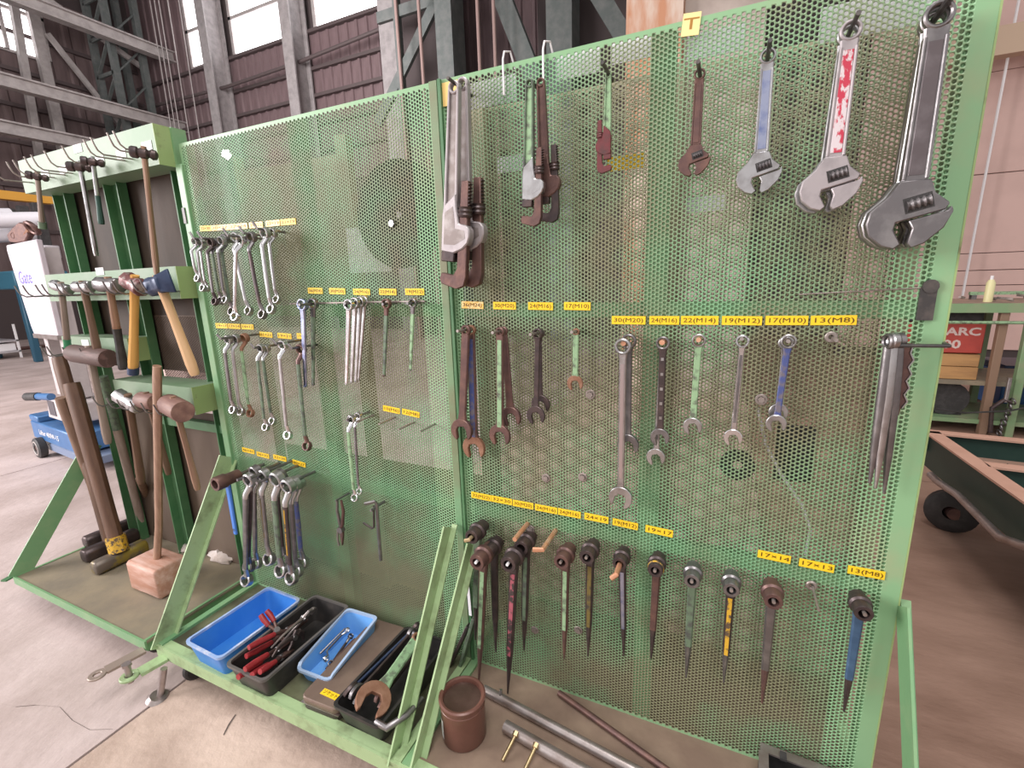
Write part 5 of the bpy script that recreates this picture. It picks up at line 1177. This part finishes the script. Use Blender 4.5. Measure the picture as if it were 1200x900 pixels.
MB().tube([(-.05, -.1, .58), (-.34, -.12, .56)], .035, 12).obj('handle_tube', LB, t); MB().tube([(-.33, -.12, .56), (-.60, -.14, .535)], .042, 12).obj('handle_grip', BLACK, t)
MB().cyl((-.26, 0, .38), (-.26, 0, .50), .03).obj('valve', BLACK, t)
for x in (-.02, .38): MB().box(x, x + .09, -.06, .06, .60, 1.95).obj('mast', LW, t, .005)
MB().box(.22, .27, -.02, .02, .6, 1.7).obj('lift_rod', PIPE, t)
b = MB(); b.prism([(-.16, 1.95), (-.14, 2.0), (.62, 2.0), (.62, 1.86), (.60, 1.19), (.0, 1.19), (-.03, 1.26)], -.12, -.08); pn = b.obj('white_board', mat('dusty white board', (.58, .53, .57), .5, 0, (.50, .44, .48), 3, .45, .7), t, .006)
MB().box(.0, .60, -.13, -.08, 1.16, 1.20).obj('board_edge', PIPE, t)
lettering('Gate', .16, mat('blue violet lettering', (.16, .14, .50), .5), pn, Matrix.Translation((.14, -.1215, 1.70)) @ FRONT, .32)
lettering('Lifter 400W-15', .07, WHITE, t, Matrix.Translation((.10, -.222, .245)) @ FRONT, .5)
MB().box(.10, .26, -.175, -.171, .44, .58).obj('data_plate', mat('dark data plate', (.08, .07, .08), .5), t)
t.rotation_euler = (0, 0, -.10)
# rusty casting lying on the lifter's board
r = thing('lifting_clamp', 'rusty brown plate clamp lying on top of the white lifter board', 'clamp', (-4.78, .83, 1.832))
b = MB(); b.prism([(-.34, .02), (-.36, .12), (-.20, .20), (-.02, .26), (.10, .22), (.12, .08), (.0, .0), (-.2, -.0)], -.03, .03); b.obj('clamp_body', BROWN_STEEL, r, .01)
MB().ring(.10, .06, .05, (.22, -.02, .16), (.1, 1, .5)).obj('shackle', BROWN_STEEL, r); MB().ring(.05, .025, .07, (-.22, 0, .10)).obj('eye', BROWN_STEEL, r)
MB().tube([(.0, 0, .08), (.14, -.01, .15)], .03, 8).obj('link', RUST, r)
r.scale = (.8, .8, .62)
# stacked pale machine parts far left
GREYM = mat('pale grey machine paint', (.50, .47, .49), .45, .1, (.38, .35, .37), 5, .4, .7)
t = thing('roller_machine', 'pale grey machine with white rollers far left behind the lifter', 'machine', (-15.0, 4.4, FLOOR_Z + 1.2))
MB().box(-1.1, 1.0, -.5, .5, .5, .9).obj('machine_bed', mat('teal machine bed', (.03, .12, .18), .5), t, .02)
[MB().box(x, x + .16, -.5, -.36, -1.2, .5).obj('machine_base', mat('deep blue machine base', (.02, .08, .13), .5) if x < 0 else bpy.data.materials['deep blue machine base'], t, .02) for x in (-1.2, .9)]
for i, (x, z) in enumerate(((-.9, 1.75), (-.3, 1.9), (.3, 1.72), (-.6, 2.2), (.75, 2.0))):
    MB().cyl((x, -.5, z), (x, .3, z + .1), .17, n=16).obj('roller', mat('white roller', (.72, .70, .74), .4) if i == 0 else bpy.data.materials['white roller'], t)
for x in (-.9, -.2, .5): MB().box(x - .08, x + .08, .3, .5, .9, 2.5).obj('stand', BLACK, t, .01)
b = MB(); b.box(-1.0, .9, .2, .5, 1.2, 1.5); b.obj('carriage', GREYM, t, .02)
t = thing('rung_rack', 'narrow dark rung rack standing far left below the yellow crane beam', 'rack', (-9.6, 4.2, FLOOR_Z))
for x in (-.45, 0, .45): MB().box(x - .05, x + .05, -.05, .05, 0, 3.3).obj('rack_post', BLACK, t)
for i in range(9): MB().box(-.5, .5, -.06, .06, .5 + i * .33, .60 + i * .33).obj('rung', PIPE, t)
PK = mat('pinkish sheet metal', (.62, .46, .42), .55)
t = thing('sheet_cabinet', 'tall pale pink sheet metal cabinet far left behind the lifter', 'cabinet', (-8.5, 4.0, FLOOR_Z))
MB().box(-.55, .6, -.3, .3, 0, 3.2).obj('cabinet_body', PK, t, .02); MB().box(-.53, .0, -.32, -.3, .1, 3.1).obj('door', PK, t, .005); MB().box(.02, .58, -.32, -.3, .1, 3.1).obj('door', PK, t, .005)
t = thing('bin_rack', 'small white rack of bins on the floor far left', 'rack', (-16.2, 3.9, FLOOR_Z))
for z in (.15, .42): MB().box(-.5, .6, -.35, .35, z, z + .04).obj('shelf', GREYM, t)
for x in (-.5, .56):
    for y in (-.35, .31): MB().box(x, x + .04, y, y + .04, 0, .85).obj('rack_post', WHITE, t)
for i in range(3): MB().box(-.42 + .33 * i, -.14 + .33 * i, -.3, .3, .19, .38).obj('white_bin', WHITE, t, .01)
rod('steel_pipe', 'long brown pipe lying on the floor far left beyond the lifter', (-17.8, 2.5, FLOOR_Z + .05), (-17.8, 7.5, FLOOR_Z + .05), .05, BROWN_STEEL)

# ---------------------------------------------------------------- beyond the carts, right: work table and trolley
TG = mat('table green paint', (.20, .31, .16), .5, 0, (.27, .30, .18), 5, .45, .7)
t = thing('work_table', 'green framed work table behind the right edge of the near board', 'table', (3.15, 4.7, FLOOR_Z))
MB().box(-.75, 1.6, -.42, .45, 1.195, 1.21).obj('table_top', mat('rusty pale table plate', (.48, .30, .23), .6, .1, (.30, .22, .18), 6, .4, .7), t)
MB().box(-.75, 1.6, -.43, -.42, 1.13, 1.212).obj('front_edge', TG, t)
for x in (-.70, -.16, .02, 1.5):
    for y in (-.38, .38):
        MB().box(x - .03, x + .03, y - .03, y + .03, 0, 1.13).obj('leg', TG if x != -.16 else mat('brown table post', (.24, .15, .10), .6) if 'brown table post' not in bpy.data.materials else bpy.data.materials['brown table post'], t, .004)
MB().tube([(-.75, -.44, 1.045), (1.6, -.44, 1.045)], .014, 8).obj('front_rail', PGREEN, t)
MB().box(-.70, 1.5, -.38, .38, .10, .14).obj('lower_rail', TG, t)
MB().box(-.74, 1.55, -.36, .42, .46, .50).obj('lower_shelf', TRAY, t)
r = thing('welding_power_source', 'red welding machine box with pale lettering on the table shelf', 'welder', (2.72, 4.62, .34))
RED = mat('red machine paint', (.42, .06, .045), .45, 0, (.34, .05, .04), 8, .4, .7)
MB().box(-.42, .20, -.22, .25, .235, .52).obj('red_front', RED, r, .008)
MB().box(-.42, .18, -.20, .25, .525, .66).obj('dark_top', BLACK, r, .008)
LET = mat('pale lettering', (.62, .48, .44), .5)
lettering('ET-ARC', .10, LET, r, Matrix.Translation((-.045, -.2215, .435)) @ FRONT, .42, bold=.003)
lettering('500', .11, LET, r, Matrix.Translation((-.06, -.2215, .315)) @ FRONT, .20, bold=.003)
r = thing('timber_block', 'orange brown squared timber under the red welding machine', 'timber', (2.72, 4.60, .332))
MB().box(-.42, .19, -.22, .2, .0, .118).obj('timber', mat('orange brown timber', (.46, .25, .10), .6, 0, (.30, .16, .07), 4, .45, .7, stretch=(.5, 3, 3)), r, .004)
MB().box(-.42, .19, -.215, .2, .122, .235).obj('timber', bpy.data.materials['orange brown timber'], r, .004)
r = thing('spray_can', 'pale yellow spray can standing on the work table', 'can', (2.93, 4.5, 1.041))
MB().rev([(.001, 0), (.033, 0), (.033, .17), (.018, .2), (.001, .2)], n=14, ax=(0, 0, 1)).obj('can_body', mat('pale yellow can', (.72, .66, .36), .4), r); MB().cyl((0, 0, .2), (0, 0, .235), .012).obj('nozzle', WHITE, r)
r = thing('copper_bar_scrap', 'tangle of pale metal offcuts lying on the work table', 'scrap', (3.2, 4.45, 1.042)); r['kind'] = 'stuff'
b = MB(); rnd = random.Random(3)
for i in range(16):
    x, y = rnd.uniform(-.45, .5), rnd.uniform(-.12, .2); a = rnd.uniform(0, 3.14); l = rnd.uniform(.05, .16)
    b.bar((x, y, .012 + rnd.uniform(0, .03)), (x + l * math.cos(a), y + l * math.sin(a), .015 + rnd.uniform(0, .03)), .02, .018)
sc = b.obj('offcuts', mat('pale metal offcuts', (.36, .30, .27), .5, .5, (.10, .08, .07), 9, .45, .6), None); del r['kind']; sc.parent = r
r = thing('green_straightedge', 'mint green flat bar lying at the back of the work table', 'bar', (3.4, 4.95, 1.085)); MB().box(-.45, .45, -.02, .02, 0, .03).obj('bar', PGREEN, r)
MB().box(-.44, -.40, -.03, .03, -.044, 0).obj('block', GUN, r); MB().box(.40, .44, -.03, .03, -.044, 0).obj('block', GUN, r)
t = thing('tool_chest', 'blue steel box on the floor right of the work table legs', 'box', (3.85, 5.6, FLOOR_Z))
CB = mat('chest blue', (.03, .12, .34), .4, 0, (.04, .15, .38), 6, .4, .7)
MB().box(-.38, .6, -.3, .3, .02, .42).obj('chest_body', CB, t, .01); MB().box(-.39, .61, -.31, .31, .43, .50).obj('lid', NAVY, t, .01); MB().box(-.1, .0, -.315, -.30, .30, .46).obj('clasp', BLACK, t)
r = thing('g_clamp', 'dark chain and clamp hanging from the table front between its legs', 'clamp', (3.02, 4.24, FLOOR_Z))
for i in range(7): MB().ring(.035, .022, .012, (.06 + .008 * i, 0, .05 + i * .05), (1, .2 * (-1) ** i, .3), 12).obj('chain_link', GUN, r)
MB().tube([(.0, 0, .05), (-.02, 0, .28), (.05, 0, .36), (.10, 0, .34)], .018, 8).obj('clamp_frame', DARK, r); MB().cyl((.06, 0, .34), (.06, 0, .56), .016).obj('screw', STEEL, r)
r = thing('welding_cable', 'thin black cable strung in front of the work table', 'cable', (2.6, 4.2, .1)); MB().tube([(0, 0, -.02), (.2, -.02, -.04), (.5, 0, .0), (.9, .1, .12), (1.3, .3, .16)], .008, 6).obj('cable', BLACK, r)
t = thing('cable_drum', 'dark round drum under the work table behind the near board', 'drum', (2.75, 4.6, FLOOR_Z))
MB().cyl((0, -.15, .3), (0, .15, .3), .13).obj('core', BROWN_STEEL, t)
for y in (-.17, .15): MB().cyl((0, y, .3), (0, y + .02, .3), .16, n=20).obj('flange', BLACK, t)
MB().box(-.12, .12, -.16, .16, .145, .16).obj('foot', BLACK, t)
# green steel trolley frame with primer coloured top edges
SAL = mat('salmon primer edge', (.62, .36, .27), .55, 0, (.54, .30, .22), 5, .4, .7); DG = mat('dark green trolley paint', (.025, .055, .045), .5, 0, (.035, .07, .055), 6, .4, .7)
t = thing('trolley_frame', 'dark green steel trolley frame with salmon top edges, right of the near board', 'trolley', (2.4, 1.5, FLOOR_Z))
def rl(o): o.location = (-2.4, -1.5, -FLOOR_Z); return o
for (a, c) in (((1.90, 2.20), (3.6, 2.05)), ((1.93, 2.20), (2.02, .55)), ((1.99, 1.68), (3.6, 1.55)), ((2.02, .60), (3.6, .45)), ((3.55, 2.05), (3.6, .45))):
    pa, pc = Vector((*a, .36)), Vector((*c, .36))
    hh = .21 if a[0] < 1.95 and c[0] < 2.1 else .12
    rl(MB().bar(pa + Vector((0, 0, .048 - hh / 2)), pc + Vector((0, 0, .048 - hh / 2)), hh, .012).obj('side_plate', DG, t))
    rl(MB().bar(pa + Vector((0, 0, .049)), pc + Vector((0, 0, .049)), .010, .075).obj('top_flange', SAL, t))
rl(MB().box(1.98, 3.55, .55, 2.1, .24, .25).obj('deck_plate', DG, t))
for (x, y) in ((2.06, 2.12), (3.4, .7), (3.4, 1.95)):
    w = rl(MB().rev([(.04, -.04), (.105, -.04), (.125, -.025), (.125, .025), (.105, .04), (.04, .04)], (x, y, FLOOR_Z + .126), (.35, 1, 0), 26).obj('wheel', BLACK, t)); MB().cyl((x, y - .05, FLOOR_Z + .126), (x, y + .05, FLOOR_Z + .126), .035).obj('hub', BROWN_STEEL, w)
    rl(MB().bar((x + .02, y, .0), (x + .22, y, .27), .06, .02, (0, 1, 0)).obj('axle_bracket', DG, t))
rl(MB().tube([(1.8600, 1.9009, 0.2470), (1.8700, 1.8316, 0.2371), (1.8800, 1.6101, 0.2595), (1.8900, 1.3802, 0.2482), (1.9000, 1.2335, 0.2372), (1.9000, 1.0687, 0.2915), (1.9000, 0.8012, 0.4134)], .018, 10).obj('tow_bar', PIPE, t))
# a far lamp seen through the middle mesh
r = thing('hall_lamp', 'small bright lamp seen through the top left of the middle mesh', 'lamp', (-11.8523, 8.0000, 4.9240))
MB().rev([(.001, -.05), (.10, -.05), (.12, .05), (.001, .06)], ax=(0, 1, 0), n=16).obj('lamp_glass', mat('lamp glow', (1, 1, 1), .4, emit=(1, .96, .95), estr=30), r); MB().tube([(0, .05, 0), (0, .3, .1), (0, 3.9, .15)], .03, 6).obj('bracket', GIRT, r)
